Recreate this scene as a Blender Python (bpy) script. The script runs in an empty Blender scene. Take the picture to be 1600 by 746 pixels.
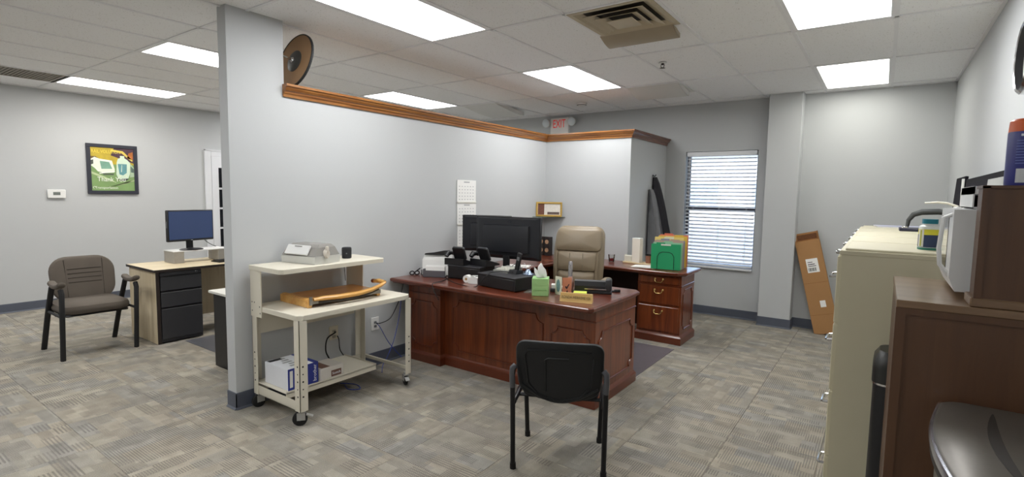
import bpy, bmesh, math, random
from mathutils import Vector, Matrix
random.seed(7)
sc = bpy.context.scene
COL = sc.collection
PI = math.pi

# ------------------------------------------------------------------ camera
F_PX = 814.0
YAW, PITCH, ROLL = map(math.radians, (-35.378, -4.8686, 0.8999))
CAM = Vector((3.0512, -3.1381, 1.5341))
fw = Vector((math.sin(YAW)*math.cos(PITCH), math.cos(YAW)*math.cos(PITCH), math.sin(PITCH)))
rt0 = Vector((math.cos(YAW), -math.sin(YAW), 0)); up0 = rt0.cross(fw)
rt = math.cos(ROLL)*rt0 + math.sin(ROLL)*up0; up = rt.cross(fw)
cd = bpy.data.cameras.new('camera'); cam = bpy.data.objects.new('camera', cd); COL.objects.link(cam)
cd.sensor_width = 36.0; cd.lens = F_PX/1600*36; cd.clip_start = 0.05; cd.clip_end = 300
m = Matrix.Identity(4)
for i in range(3):
    m[i][0] = rt[i]; m[i][1] = up[i]; m[i][2] = -fw[i]; m[i][3] = CAM[i]
cam.matrix_world = m
sc.camera = cam
def project(p):
    d = Vector(p)-CAM; z = d.dot(fw)
    if z < 0.05: return None
    return (800+F_PX*d.dot(rt)/z, 373-F_PX*d.dot(up)/z)

# ------------------------------------------------------------------ world, sun, exposure
w = bpy.data.worlds.new('world'); sc.world = w; w.use_nodes = True
nt = w.node_tree; bg = nt.nodes['Background']
sky = nt.nodes.new('ShaderNodeTexSky'); sky.sky_type = 'NISHITA'; sky.sun_disc = False
sky.sun_elevation = math.radians(48); sky.sun_rotation = math.radians(170)
nt.links.new(sky.outputs[0], bg.inputs[0]); bg.inputs[1].default_value = 0.62
sun = bpy.data.lights.new('sun', 'SUN'); sun.energy = 3.6; sun.angle = math.radians(1)
suno = bpy.data.objects.new('sun', sun); COL.objects.link(suno)
suno.rotation_euler = (math.radians(42), 0, math.radians(-12))
vs = sc.view_settings
vs.view_transform = 'Standard'; vs.look = 'None'; vs.exposure = 0.07; vs.gamma = 1.0; vs.use_curve_mapping = False
LAMP = 15.5          # radiance of the ceiling light diffusers

# ------------------------------------------------------------------ materials
def lin(h):
    h = h.lstrip('#'); o = []
    for i in (0, 2, 4):
        c = int(h[i:i+2], 16)/255; o.append(c/12.92 if c <= .04045 else ((c+.055)/1.055)**2.4)
    return tuple(o)+(1,)
MATS = {}
def mat(name, col, rough=.5, metal=0, coat=0, spec=.5, bump=0, bscale=200, var=0, vscale=8, trans=0, emit=None, estr=0, alpha=1):
    if name in MATS: return MATS[name]
    M = bpy.data.materials.new(name); M.use_nodes = True; n = M.node_tree; b = n.nodes['Principled BSDF']
    c = lin(col) if isinstance(col, str) else tuple(col)+(1,)
    b.inputs['Base Color'].default_value = c
    b.inputs['Roughness'].default_value = rough; b.inputs['Metallic'].default_value = metal
    b.inputs['Coat Weight'].default_value = coat; b.inputs['Coat Roughness'].default_value = .12
    b.inputs['Specular IOR Level'].default_value = spec
    b.inputs['Transmission Weight'].default_value = trans
    b.inputs['Alpha'].default_value = alpha
    if emit:
        b.inputs['Emission Color'].default_value = lin(emit); b.inputs['Emission Strength'].default_value = estr
    if bump or var:
        tc = n.nodes.new('ShaderNodeTexCoord')
        if bump:
            no = n.nodes.new('ShaderNodeTexNoise'); no.inputs['Scale'].default_value = bscale
            bu = n.nodes.new('ShaderNodeBump'); bu.inputs['Strength'].default_value = bump; bu.inputs['Distance'].default_value = .002
            n.links.new(tc.outputs['Object'], no.inputs['Vector']); n.links.new(no.outputs[0], bu.inputs['Height']); n.links.new(bu.outputs[0], b.inputs['Normal'])
        if var:
            no = n.nodes.new('ShaderNodeTexNoise'); no.inputs['Scale'].default_value = vscale; no.inputs['Detail'].default_value = 4
            mx = n.nodes.new('ShaderNodeMix'); mx.data_type = 'RGBA'
            mx.inputs[6].default_value = tuple(x*(1-var) for x in c[:3])+(1,); mx.inputs[7].default_value = tuple(min(1, x*(1+var)) for x in c[:3])+(1,)
            n.links.new(tc.outputs['Object'], no.inputs['Vector']); n.links.new(no.outputs[0], mx.inputs[0]); n.links.new(mx.outputs[2], b.inputs['Base Color'])
    MATS[name] = M; return M
def wood(name, c1, c2, axis='X', rough=.3, coat=.4, fine=1.0):
    if name in MATS: return MATS[name]
    M = bpy.data.materials.new(name); M.use_nodes = True; n = M.node_tree; b = n.nodes['Principled BSDF']
    tc = n.nodes.new('ShaderNodeTexCoord'); mp = n.nodes.new('ShaderNodeMapping')
    s = [26*fine]*3; s['XYZ'.index(axis)] = 1.6*fine; mp.inputs['Scale'].default_value = s
    no = n.nodes.new('ShaderNodeTexNoise'); no.inputs['Scale'].default_value = 1.0; no.inputs['Detail'].default_value = 6; no.inputs['Roughness'].default_value = .6; no.inputs['Distortion'].default_value = .6
    cr = n.nodes.new('ShaderNodeValToRGB'); cr.color_ramp.elements[0].position = .3; cr.color_ramp.elements[1].position = .72
    cr.color_ramp.elements[0].color = lin(c1); cr.color_ramp.elements[1].color = lin(c2)
    n.links.new(tc.outputs['Object'], mp.inputs[0]); n.links.new(mp.outputs[0], no.inputs['Vector']); n.links.new(no.outputs[0], cr.inputs[0]); n.links.new(cr.outputs[0], b.inputs['Base Color'])
    b.inputs['Roughness'].default_value = rough; b.inputs['Coat Weight'].default_value = coat; b.inputs['Coat Roughness'].default_value = .1
    MATS[name] = M; return M
def emission(name, col, strength):
    if name in MATS: return MATS[name]
    M = bpy.data.materials.new(name); M.use_nodes = True; n = M.node_tree; n.nodes.clear()
    e = n.nodes.new('ShaderNodeEmission'); e.inputs[0].default_value = lin(col); e.inputs[1].default_value = strength
    o = n.nodes.new('ShaderNodeOutputMaterial'); n.links.new(e.outputs[0], o.inputs[0])
    MATS[name] = M; return M
def thin_glass(name, tint=(1, 1, 1), refl=.06, rough=0.0):
    if name in MATS: return MATS[name]
    M = bpy.data.materials.new(name); M.use_nodes = True; n = M.node_tree; n.nodes.clear()
    t = n.nodes.new('ShaderNodeBsdfTransparent'); t.inputs[0].default_value = tuple(tint)+(1,)
    g = n.nodes.new('ShaderNodeBsdfGlossy'); g.inputs['Roughness'].default_value = rough
    f = n.nodes.new('ShaderNodeFresnel'); f.inputs[0].default_value = 1.45
    a = n.nodes.new('ShaderNodeMath'); a.operation = 'ADD'; a.inputs[1].default_value = refl-.04
    mx = n.nodes.new('ShaderNodeMixShader'); o = n.nodes.new('ShaderNodeOutputMaterial')
    n.links.new(f.outputs[0], a.inputs[0]); n.links.new(a.outputs[0], mx.inputs[0]); n.links.new(t.outputs[0], mx.inputs[1]); n.links.new(g.outputs[0], mx.inputs[2]); n.links.new(mx.outputs[0], o.inputs[0])
    MATS[name] = M; return M
def wall_paint(name, col):
    M = mat(name, col, rough=.75, spec=.25, bump=.12, bscale=260)
    return M
def carpet_material():
    M = bpy.data.materials.new('carpet'); M.use_nodes = True; n = M.node_tree; b = n.nodes['Principled BSDF']; N = n.nodes.new; K = n.links.new
    tc = N('ShaderNodeTexCoord'); oi = N('ShaderNodeObjectInfo')
    cx = N('ShaderNodeCombineXYZ'); m1 = N('ShaderNodeMath'); m1.operation = 'MULTIPLY'; m1.inputs[1].default_value = 7.31
    m2 = N('ShaderNodeMath'); m2.operation = 'MULTIPLY'; m2.inputs[1].default_value = 13.7
    K(oi.outputs['Random'], m1.inputs[0]); K(oi.outputs['Random'], m2.inputs[0]); K(m1.outputs[0], cx.inputs[0]); K(m2.outputs[0], cx.inputs[1])
    va = N('ShaderNodeVectorMath'); K(tc.outputs['Object'], va.inputs[0]); K(cx.outputs[0], va.inputs[1])
    def brick(wd, ht, off, bias=0):
        k = N('ShaderNodeTexBrick'); k.inputs['Color1'].default_value = (0, 0, 0, 1); k.inputs['Color2'].default_value = (1, 1, 1, 1)
        k.inputs['Scale'].default_value = 1; k.inputs['Mortar Size'].default_value = 0; k.inputs['Bias'].default_value = bias
        k.inputs['Brick Width'].default_value = wd; k.inputs['Row Height'].default_value = ht; k.offset = off; k.squash = .7; k.squash_frequency = 3
        K(va.outputs[0], k.inputs['Vector']); return k
    b1 = brick(.17, .062, .37); b2 = brick(.31, .125, .6); b3 = brick(.23, .085, .23)
    sp = N('ShaderNodeSeparateXYZ'); K(va.outputs[0], sp.inputs[0])
    def stripes(out, pitch):
        a = N('ShaderNodeMath'); a.operation = 'MULTIPLY'; a.inputs[1].default_value = 2*PI/pitch; K(out, a.inputs[0])
        s = N('ShaderNodeMath'); s.operation = 'SINE'; K(a.outputs[0], s.inputs[0])
        r = N('ShaderNodeMapRange'); r.inputs['From Min'].default_value = -.25; r.inputs['From Max'].default_value = .45; K(s.outputs[0], r.inputs['Value']); return r
    sx = stripes(sp.outputs[0], .0135); sy = stripes(sp.outputs[1], .019)
    def gt(node, t):
        g = N('ShaderNodeMapRange'); g.inputs['From Min'].default_value = t; g.inputs['From Max'].default_value = t+.15; K(node.outputs['Color'], g.inputs['Value']); return g
    g1 = gt(b1, .30); g3 = gt(b3, .66)
    mu = N('ShaderNodeMath'); mu.operation = 'MULTIPLY'; K(sx.outputs[0], mu.inputs[0]); K(g1.outputs[0], mu.inputs[1])
    mv = N('ShaderNodeMath'); mv.operation = 'MULTIPLY'; K(sy.outputs[0], mv.inputs[0]); K(g3.outputs[0], mv.inputs[1])
    mm = N('ShaderNodeMath'); mm.operation = 'MAXIMUM'; K(mu.outputs[0], mm.inputs[0]); K(mv.outputs[0], mm.inputs[1])
    ms = N('ShaderNodeMath'); ms.operation = 'MULTIPLY'; ms.inputs[1].default_value = .55; K(mm.outputs[0], ms.inputs[0])
    base = N('ShaderNodeValToRGB'); e = base.color_ramp.elements
    e[0].position = 0; e[0].color = lin('969188'); e[1].position = 1; e[1].color = lin('a69e90')
    for p, c in ((.3, 'a49d8f'), (.5, '95928c'), (.75, '9f978a')):
        q = e.new(p); q.color = lin(c)
    K(b2.outputs['Color'], base.inputs[0])
    mx = N('ShaderNodeMix'); mx.data_type = 'RGBA'; mx.inputs[7].default_value = lin('625f5d'); K(ms.outputs[0], mx.inputs[0]); K(base.outputs[0], mx.inputs[6])
    no = N('ShaderNodeTexNoise'); no.inputs['Scale'].default_value = 330; no.inputs['Detail'].default_value = 2; K(va.outputs[0], no.inputs['Vector'])
    nr = N('ShaderNodeMapRange'); nr.inputs['From Min'].default_value = .3; nr.inputs['From Max'].default_value = .7; nr.inputs['To Min'].default_value = .62; nr.inputs['To Max'].default_value = 1.3; K(no.outputs[0], nr.inputs['Value'])
    n2 = N('ShaderNodeTexNoise'); n2.inputs['Scale'].default_value = 9; n2.inputs['Detail'].default_value = 3; K(va.outputs[0], n2.inputs['Vector'])
    nr2 = N('ShaderNodeMapRange'); nr2.inputs['From Min'].default_value = .3; nr2.inputs['From Max'].default_value = .7; nr2.inputs['To Min'].default_value = .86; nr2.inputs['To Max'].default_value = 1.12; K(n2.outputs[0], nr2.inputs['Value'])
    mq = N('ShaderNodeMath'); mq.operation = 'MULTIPLY'; K(nr.outputs[0], mq.inputs[0]); K(nr2.outputs[0], mq.inputs[1])
    vm = N('ShaderNodeVectorMath'); vm.operation = 'SCALE'; K(mx.outputs[2], vm.inputs[0]); K(mq.outputs[0], vm.inputs['Scale'])
    K(vm.outputs[0], b.inputs['Base Color'])
    b.inputs['Roughness'].default_value = .95; b.inputs['Specular IOR Level'].default_value = .1
    bu = N('ShaderNodeBump'); bu.inputs['Strength'].default_value = .5; bu.inputs['Distance'].default_value = .003; bu.invert = True
    K(mm.outputs[0], bu.inputs['Height']); K(bu.outputs[0], b.inputs['Normal'])
    MATS['carpet'] = M; return M
def tile_material():
    M = bpy.data.materials.new('ceiling_tile_board'); M.use_nodes = True; n = M.node_tree; b = n.nodes['Principled BSDF']; N = n.nodes.new; K = n.links.new
    tc = N('ShaderNodeTexCoord'); oi = N('ShaderNodeObjectInfo'); va = N('ShaderNodeVectorMath')
    K(tc.outputs['Object'], va.inputs[0]); K(oi.outputs['Location'], va.inputs[1])
    vo = N('ShaderNodeTexVoronoi'); vo.inputs['Scale'].default_value = 62; K(va.outputs[0], vo.inputs['Vector'])
    no = N('ShaderNodeTexNoise'); no.inputs['Scale'].default_value = 30; K(va.outputs[0], no.inputs['Vector'])
    lt = N('ShaderNodeMath'); lt.operation = 'MULTIPLY'; K(vo.outputs['Distance'], lt.inputs[0]); K(no.outputs[0], lt.inputs[1])
    r = N('ShaderNodeMapRange'); r.inputs['From Min'].default_value = .03; r.inputs['From Max'].default_value = .1; K(lt.outputs[0], r.inputs['Value'])
    mx = N('ShaderNodeMix'); mx.data_type = 'RGBA'; mx.inputs[6].default_value = lin('bdbbb7'); mx.inputs[7].default_value = lin('f6f6f7'); K(r.outputs[0], mx.inputs[0]); K(mx.outputs[2], b.inputs['Base Color'])
    bu = N('ShaderNodeBump'); bu.inputs['Strength'].default_value = .4; bu.inputs['Distance'].default_value = .002; K(r.outputs[0], bu.inputs['Height']); K(bu.outputs[0], b.inputs['Normal'])
    b.inputs['Roughness'].default_value = .9; b.inputs['Specular IOR Level'].default_value = .15
    MATS['tile'] = M; return M

WALL = wall_paint('wall_paint', 'bec0c1')
CARPET = carpet_material(); TILE = tile_material()
GRIDM = mat('grid_enamel', 'ececee', rough=.5, var=.05)
BASEB = mat('vinyl_base', '535864', rough=.5, var=.06)
TRIM = wood('oak_trim', '6e3c14', 'b07638', 'Y', rough=.35)
CHERRY = wood('cherry_wood', '4a1d10', '78361d', 'X', rough=.28, coat=.5)
CHERRYV = wood('cherry_wood_upright', '552513', '884521', 'Z', rough=.3, coat=.4)
CHERRYD = mat('cherry_molding', '652d17', rough=.3, coat=.4, var=.2)
CREAM = mat('cream_enamel', 'd8d2c2', rough=.45, var=.03)
PUTTY = mat('putty_enamel', 'c8c1a6', rough=.45, var=.03)
BLACK = mat('black_plastic', '17171a', rough=.42, var=.15)
BLACKM = mat('black_matte', '1b1b1d', rough=.7, var=.1)
RUBBER = mat('rubber', '141414', rough=.75, var=.1)
CHROME = mat('chrome', 'd0d0d2', rough=.18, metal=1, var=.03)
STEEL = mat('brushed_steel', '9b9890', rough=.33, metal=.85, var=.06, vscale=40)
WHITE = mat('white_plastic', 'e4e4e2', rough=.4, var=.02)
PAPER = mat('white_paper', 'ecebe8', rough=.8, var=.02)
ZINC = mat('zinc_plate', 'b8b8b6', rough=.42, metal=.7, var=.05)
BRASS = mat('brass', 'b59a62', rough=.3, metal=1, var=.08)

# ------------------------------------------------------------------ mesh builder
class G:
    def __init__(s): s.bm = bmesh.new()
    def _new(s, verts, faces, M=None):
        vs_ = [s.bm.verts.new(M @ Vector(v) if M else v) for v in verts]
        for f in faces:
            try: s.bm.faces.new([vs_[i] for i in f])
            except ValueError: pass
        return vs_
    def box(s, x0, x1, y0, y1, z0, z1, bev=0, M=None, seg=1):
        if bev:
            t = bmesh.new()
            v = [t.verts.new(p) for p in ((x0,y0,z0),(x1,y0,z0),(x1,y1,z0),(x0,y1,z0),(x0,y0,z1),(x1,y0,z1),(x1,y1,z1),(x0,y1,z1))]
            for f in ((3,2,1,0),(4,5,6,7),(0,1,5,4),(1,2,6,5),(2,3,7,6),(3,0,4,7)): t.faces.new([v[i] for i in f])
            bmesh.ops.bevel(t, geom=list(t.edges), offset=bev, segments=seg, affect='EDGES', profile=.5)
            t.verts.index_update()
            s._new([x.co.copy() for x in t.verts], [[q.index for q in f.verts] for f in t.faces], M); t.free()
        else:
            s._new(((x0,y0,z0),(x1,y0,z0),(x1,y1,z0),(x0,y1,z0),(x0,y0,z1),(x1,y0,z1),(x1,y1,z1),(x0,y1,z1)),
                   ((3,2,1,0),(4,5,6,7),(0,1,5,4),(1,2,6,5),(2,3,7,6),(3,0,4,7)), M)
        return s
    def prism(s, poly, axis, a, b, M=None):
        n = len(poly)
        def P(u, v, t): return {'X': (t, u, v), 'Y': (u, t, v), 'Z': (u, v, t)}[axis]
        vs_ = [P(u, v, a) for u, v in poly]+[P(u, v, b) for u, v in poly]
        fs = [list(range(n)), list(range(n, 2*n))[::-1]]+[[i, n+i, n+(i+1) % n, (i+1) % n] for i in range(n)]
        s._new(vs_, fs, M); return s
    def loft(s, rings, cap=True, close=True, M=None):
        n = len(rings[0]); vs_ = [p for r in rings for p in r]; fs = []
        for k in range(len(rings)-1):
            for i in range(n if close else n-1):
                j = (i+1) % n; fs.append([k*n+i, k*n+j, (k+1)*n+j, (k+1)*n+i])
        if cap: fs += [list(range(n))[::-1], [(len(rings)-1)*n+i for i in range(n)]]
        s._new(vs_, fs, M); return s
    def lathe(s, prof, c=(0, 0, 0), n=20, M=None):
        s.loft([[(c[0]+r*math.cos(2*PI*i/n), c[1]+r*math.sin(2*PI*i/n), c[2]+z) for i in range(n)] for r, z in prof], M=M); return s
    def ring(s, prof, c=(0, 0, 0), n=24, M=None):
        rg = [[(c[0]+r*math.cos(2*PI*i/n), c[1]+r*math.sin(2*PI*i/n), c[2]+z) for i in range(n)] for r, z in prof]
        s.loft(rg+[rg[0]], cap=False, M=M); return s
    def cyl(s, p0, p1, r0, r1=None, n=14):
        return s.tube([p0, p1], [r0, r0 if r1 is None else r1], n)
    def tube(s, pts, r, n=8, flat=1.0, closed=False):
        pts = [Vector(p) for p in pts]; L = len(pts)
        rs = r if isinstance(r, (list, tuple)) else [r]*L
        T = []
        for i in range(L):
            a = pts[i-1] if (i > 0 or closed) else pts[i]; b = pts[(i+1) % L] if (i < L-1 or closed) else pts[i]
            t = (b-a); T.append(t.normalized() if t.length > 1e-9 else Vector((0, 0, 1)))
        ref = Vector((0, 0, 1)) if abs(T[0].z) < .9 else Vector((0, 1, 0))
        nrm = (ref-T[0]*ref.dot(T[0])).normalized(); rings = []
        for i in range(L):
            nrm = (nrm-T[i]*nrm.dot(T[i]))
            nrm = nrm.normalized() if nrm.length > 1e-6 else T[i].orthogonal().normalized()
            bi = T[i].cross(nrm)
            rings.append([pts[i]+rs[i]*(math.cos(2*PI*k/n)*nrm*flat+math.sin(2*PI*k/n)*bi) for k in range(n)])
        if closed: rings.append(rings[0])
        s.loft(rings, cap=not closed); return s
    def pad(s, wd, ht, t, r, M=None, e=.02, bulge=0, n=6, warp=None):
        """cushion-like slab: rounded rectangle in local x,z, thickness along y"""
        r = min(r, wd/2-.001, ht/2-.001)
        def outline(ins):
            o = []; rr = max(r-ins, .002)
            for (cx, cz, a0) in ((wd/2-r, ht/2-r, 0), (-wd/2+r, ht/2-r, 90), (-wd/2+r, -ht/2+r, 180), (wd/2-r, -ht/2+r, 270)):
                for k in range(n+1):
                    a = math.radians(a0+90*k/n); o.append((cx+rr*math.cos(a), cz+rr*math.sin(a)))
                q0 = o[-1]; a = math.radians(a0+90)
                nx = {0: (-wd/2+r, ht/2-r), 90: (-wd/2+r, -ht/2+r), 180: (wd/2-r, -ht/2+r), 270: (wd/2-r, ht/2-r)}[a0]
                q1 = (nx[0]+rr*math.cos(a), nx[1]+rr*math.sin(a))
                for k in range(1, 6): o.append((q0[0]+(q1[0]-q0[0])*k/6, q0[1]+(q1[1]-q0[1])*k/6))
            return o
        dome = ((.82, .42), (.6, .72), (.35, .92), (.02, 1.0))
        lay = [(-t/2-bulge*b_, sc_, e) for sc_, b_ in reversed(dome)]+[(-t/2, 1, e), (-t/2+e*.3, 1, e*.3), (-t/2+e, 1, 0), (t/2-e, 1, 0), (t/2-e*.3, 1, e*.3), (t/2, 1, e)]+[(t/2+bulge*b_, sc_, e) for sc_, b_ in dome]
        rings = []
        for y, sc_, ins in lay:
            ring = [(x*sc_, y, z*sc_) for x, z in outline(ins)]
            if warp: ring = [warp(*p) for p in ring]
            rings.append(ring)
        s.loft(rings, M=M); return s
    def done(s, name, mt, parent=None, smooth=True, loc=None, ang=38):
        bm = s.bm
        if parent is not None:
            root = ROOT.get(parent.name)
            if root is not None: bmesh.ops.transform(bm, matrix=root.inverted(), verts=bm.verts)
        elif loc is not None:
            bmesh.ops.translate(bm, vec=-Vector(loc), verts=bm.verts)
        bmesh.ops.recalc_face_normals(bm, faces=bm.faces)
        me = bpy.data.meshes.new(name); bm.to_mesh(me); bm.free()
        if smooth:
            me.polygons.foreach_set('use_smooth', [True]*len(me.polygons)); me.set_sharp_from_angle(angle=math.radians(ang))
        me.materials.append(mt)
        o = bpy.data.objects.new(name, me); COL.objects.link(o)
        if parent is not None:
            o.parent = parent
            if parent.name in ROOT: ROOT[o.name] = ROOT[parent.name]
        elif loc is not None: o.location = loc
        return o
ROOT = {}
def tag(o, label, cat, group=None):
    o['label'] = label; o['category'] = cat
    if group: o['group'] = group
    return o
def thing(name, label, cat, loc=(0, 0, 0), rz=0, group=None):
    """Empty at the base of a thing.  Parts are built in world coordinates (or local ones through LM(root))."""
    o = bpy.data.objects.new(name, None); COL.objects.link(o); o.empty_display_size = .05
    o.location = loc; o.rotation_euler = (0, 0, rz); ROOT[o.name] = Matrix.Translation(loc) @ Matrix.Rotation(rz, 4, 'Z')
    return tag(o, label, cat, group)
def LM(o): return ROOT[o.name]
def xf(M, pts): return [tuple(M @ Vector(p)) for p in pts]
def struct(o): o['kind'] = 'structure'; return o
def text(body, size, M, mt, parent, name='lettering', ext=.0006, align='CENTER', sx=1.0):
    c = bpy.data.curves.new(name, 'FONT'); c.body = body; c.size = size; c.extrude = ext; c.align_x = align; c.align_y = 'CENTER'; c.resolution_u = 2
    t = bpy.data.objects.new(name, c)
    dg = bpy.context.evaluated_depsgraph_get(); COL.objects.link(t); dg.update()
    me = bpy.data.meshes.new_from_object(t.evaluated_get(dg)); bpy.data.objects.remove(t)
    o = bpy.data.objects.new(name, me); me.materials.clear(); me.materials.append(mt); COL.objects.link(o)
    me.transform(Matrix.Diagonal((sx, 1, 1, 1)))
    me.transform(M)
    if parent is not None:
        if parent.name in ROOT: me.transform(ROOT[parent.name].inverted())
        o.parent = parent
    return o
def frame_M(origin, u, v):
    u = Vector(u).normalized(); v = Vector(v).normalized(); nn = u.cross(v)
    M = Matrix.Identity(4)
    for i in range(3): M[i][0] = u[i]; M[i][1] = v[i]; M[i][2] = nn[i]; M[i][3] = origin[i]
    return M

# ================================================================== the setting
XL, XR, YB, YF, H = -5.52, 3.585, 3.86, -6.5, 2.743
TH = .18
# floor and carpet tiles (50 cm squares)
floor = struct(G().box(XL-TH, XR+TH, YF-TH, YB+.001, -.15, -.008).done('floor', mat('floor_slab', '3a3733', rough=.9, var=.1), smooth=False))
def tile_mesh(name, sx, sy, z0, z1, c, mt):
    g = G(); x, y = sx/2, sy/2
    g.loft([[(-x, -y, z0), (x, -y, z0), (x, y, z0), (-x, y, z0)], [(-x, -y, z1-c), (x, -y, z1-c), (x, y, z1-c), (-x, y, z1-c)],
            [(-x+c, -y+c, z1), (x-c, -y+c, z1), (x-c, y-c, z1), (-x+c, y-c, z1)]])
    bmesh.ops.recalc_face_normals(g.bm, faces=g.bm.faces)
    me = bpy.data.meshes.new(name); g.bm.to_mesh(me); g.bm.free(); me.materials.append(mt); return me
CT = tile_mesh('carpet_tile', .4985, .4985, -.008, 0, .0012, CARPET)
rest = G(); cnt = 0
kx0 = math.floor((XL+.67)/.5); kx1 = math.ceil((XR+.67)/.5); ky0 = math.floor((YF+.14)/.5); ky1 = math.ceil((YB+.14)/.5)
for ix in range(kx0, kx1):
    for iy in range(ky0, ky1):
        x0, x1, y0, y1 = -.67+.5*ix, -.17+.5*ix, -.14+.5*iy, .36+.5*iy
        vis = False
        for px, py in ((x0, y0), (x1, y0), (x0, y1), (x1, y1)):
            q = project((px, py, 0))
            if q and -120 < q[0] < 1500 and q[1] < 860: vis = True
        cut = x0 < XL or x1 > XR or y0 < YF or y1 > YB
        hidden = (x0 > 2.95 and y0 > -1.5)
        if vis and not hidden:
            if cut:
                a, b_, c_, d_ = max(x0, XL), min(x1, XR), max(y0, YF), min(y1, YB)
                me = tile_mesh('carpet_tile', b_-a-.0015, d_-c_-.0015, -.008, 0, .0012, CARPET); ctr = ((a+b_)/2, (c_+d_)/2, 0); r_ = 0
            else:
                me = CT; ctr = ((x0+x1)/2, (y0+y1)/2, 0); r_ = random.choice((0, 0, 1, 2, 3, 2))*PI/2
            o = bpy.data.objects.new('carpet_tile', me); COL.objects.link(o); o.location = ctr; o.rotation_euler = (0, 0, r_); o.parent = floor; cnt += 1
        else:
            a, b_, c_, d_ = max(x0, XL), min(x1, XR), max(y0, YF), min(y1, YB)
            rest.box(a+.0008, b_-.0008, c_+.0008, d_-.0008, -.008, 0)
ro = rest.done('carpet_tile', CARPET, floor, smooth=False); ro['kind'] = 'stuff'

# walls
struct(G().box(XL-TH, XL, YF-TH, YB+TH, -.1, H+.1).done('wall_left', WALL, smooth=False))
struct(G().box(XR, XR+TH, YF-TH, YB+TH, -.1, H+.1).done('wall_right', WALL, smooth=False))
struct(G().box(XL, XR, YF-TH, YF, -.1, H+.1).done('wall_front', WALL, smooth=False))
WX0, WX1, WZ0, WZ1 = .885, 1.765, .638, 2.125
g = G()
g.box(XL, WX0, YB, YB+TH, -.1, H+.1).box(WX1, XR, YB, YB+TH, -.1, H+.1).box(WX0, WX1, YB, YB+TH, -.1, WZ0).box(WX0, WX1, YB, YB+TH, WZ1, H+.1)
struct(g.done('wall_back', WALL, smooth=False))
CX0, CX1, CY = 1.888, 2.237, 3.66
struct(G().box(CX0, CX1, CY, YB+.01, -.01, H+.02, bev=.004).done('wall_column', WALL, smooth=False))
# partition: pillar, low wall, return, side
PX, PT, PY0, PY1, RY, SX, LOWZ = -.545, .11, -1.365, -.962, 2.66, .615, 2.224
g = G(); g.prism([(PX-PT, PY0), (PX, PY0), (PX, PY1), (PX-PT, PY1)], 'Z', -.01, H+.02)
struct(g.done('wall_pillar', WALL, smooth=False))
g = G()
g.prism([(PX, PY1), (PX, RY), (SX, RY), (SX, YB), (SX-PT, YB), (SX-PT, RY+PT), (PX-PT, RY+PT), (PX-PT, PY1)], 'Z', -.01, LOWZ)
struct(g.done('wall_partition', WALL, smooth=False))
# oak cap moulding on the low wall (mitred)
prof = [(-.115, 2.222), (0, 2.222), (.006, 2.214), (.014, 2.214), (.016, 2.232), (.024, 2.240), (.026, 2.252), (.036, 2.258), (.046, 2.272), (.048, 2.282), (.060, 2.286), (.060, 2.302), (-.125, 2.302)]
def moulding(name, A, B, mt):
    g = G(); g.loft([[A(d)+(z,) for d, z in prof], [B(d)+(z,) for d, z in prof]]); return struct(g.done(name, mt, smooth=False))
c1 = lambda d: (PX+d, RY-d); c2 = lambda d: (SX+d, RY-d)
moulding('trim_1', lambda d: (PX+d, PY1-.012), c1, TRIM)
moulding('trim_2', c1, c2, wood('oak_trim_cross', '6e3c14', 'b07638', 'X', rough=.35))
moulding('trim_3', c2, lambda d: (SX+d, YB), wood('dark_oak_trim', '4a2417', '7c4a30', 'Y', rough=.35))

# vinyl baseboards with a cove toe
def baseboard(name, runs, h=.112, t=.006):
    g = G()
    for (x0, y0, x1, y1, nx, ny) in runs:
        pr = [(0, 0), (.016, 0), (.016, .004), (t, .014), (t, h-.004), (t-.003, h), (0, h)]
        g.loft([[(x0+nx*d, y0+ny*d, z) for d, z in pr], [(x1+nx*d, y1+ny*d, z) for d, z in pr]])
    return struct(g.done(name, BASEB, smooth=False))
baseboard('baseboard_left', [(XL, YF, XL, .70, 1, 0), (XL, 1.86, XL, YB, 1, 0)])
baseboard('baseboard_right', [(XR, YF, XR, YB, -1, 0)])
baseboard('baseboard_back', [(XL, YB, SX-PT, YB, 0, -1), (SX, YB, CX0, YB, 0, -1), (CX1, YB, XR, YB, 0, -1)])
baseboard('baseboard_front', [(XL, YF, XR, YF, 0, 1)])
baseboard('baseboard_column', [(CX0-.006, CY, CX1+.006, CY, 0, -1), (CX0, CY, CX0, YB, -1, 0), (CX1, CY, CX1, YB, 1, 0)])
baseboard('baseboard_partition', [(PX, PY0-.006, PX, RY, 1, 0), (PX-PT-.006, PY0, PX+.006, PY0, 0, -1), (PX-PT, PY0, PX-PT, RY+PT, -1, 0), (PX, RY, SX+.006, RY, 0, -1), (SX, RY, SX, YB, 1, 0)], h=.118)

# ceiling: backing slab, grid bars, tiles
T = .6096
ceil = struct(G().box(XL-TH, XR+TH, YF-TH, YB+TH, H+.03, H+.25).done('ceiling', mat('ceiling_void', '8f8f8f', rough=.9, var=.05), smooth=False))
LIGHTS = {(0,-1): 'white light panel in the ceiling over the cream cart', (0,1): 'white light panel in the ceiling over the tan executive chair',
          (-4,-1): 'warm white light panel cut off by the grey pillar', (-4,1): 'white light panel just above the oak capped partition, beyond it',
          (-8,-1): 'warm white light panel nearest the poster wall', (-8,1): 'white light panel in the far corner behind the partition',
          (4,0): 'white light panel over the near end of the filing cabinets', (4,2): 'white light panel against the back wall beside the grey column',
          (-4,-3): 'white light panel over the open floor across from the guest armchair', (-8,-3): 'white light panel near the poster wall past the return grille',
          (0,-3): 'unseen white light panel added over the open carpet before the cart', (4,-4): 'unseen white light panel added along the cabinet wall, past the steel bin'}  # both panels are out of view, added to brighten the foreground
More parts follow.
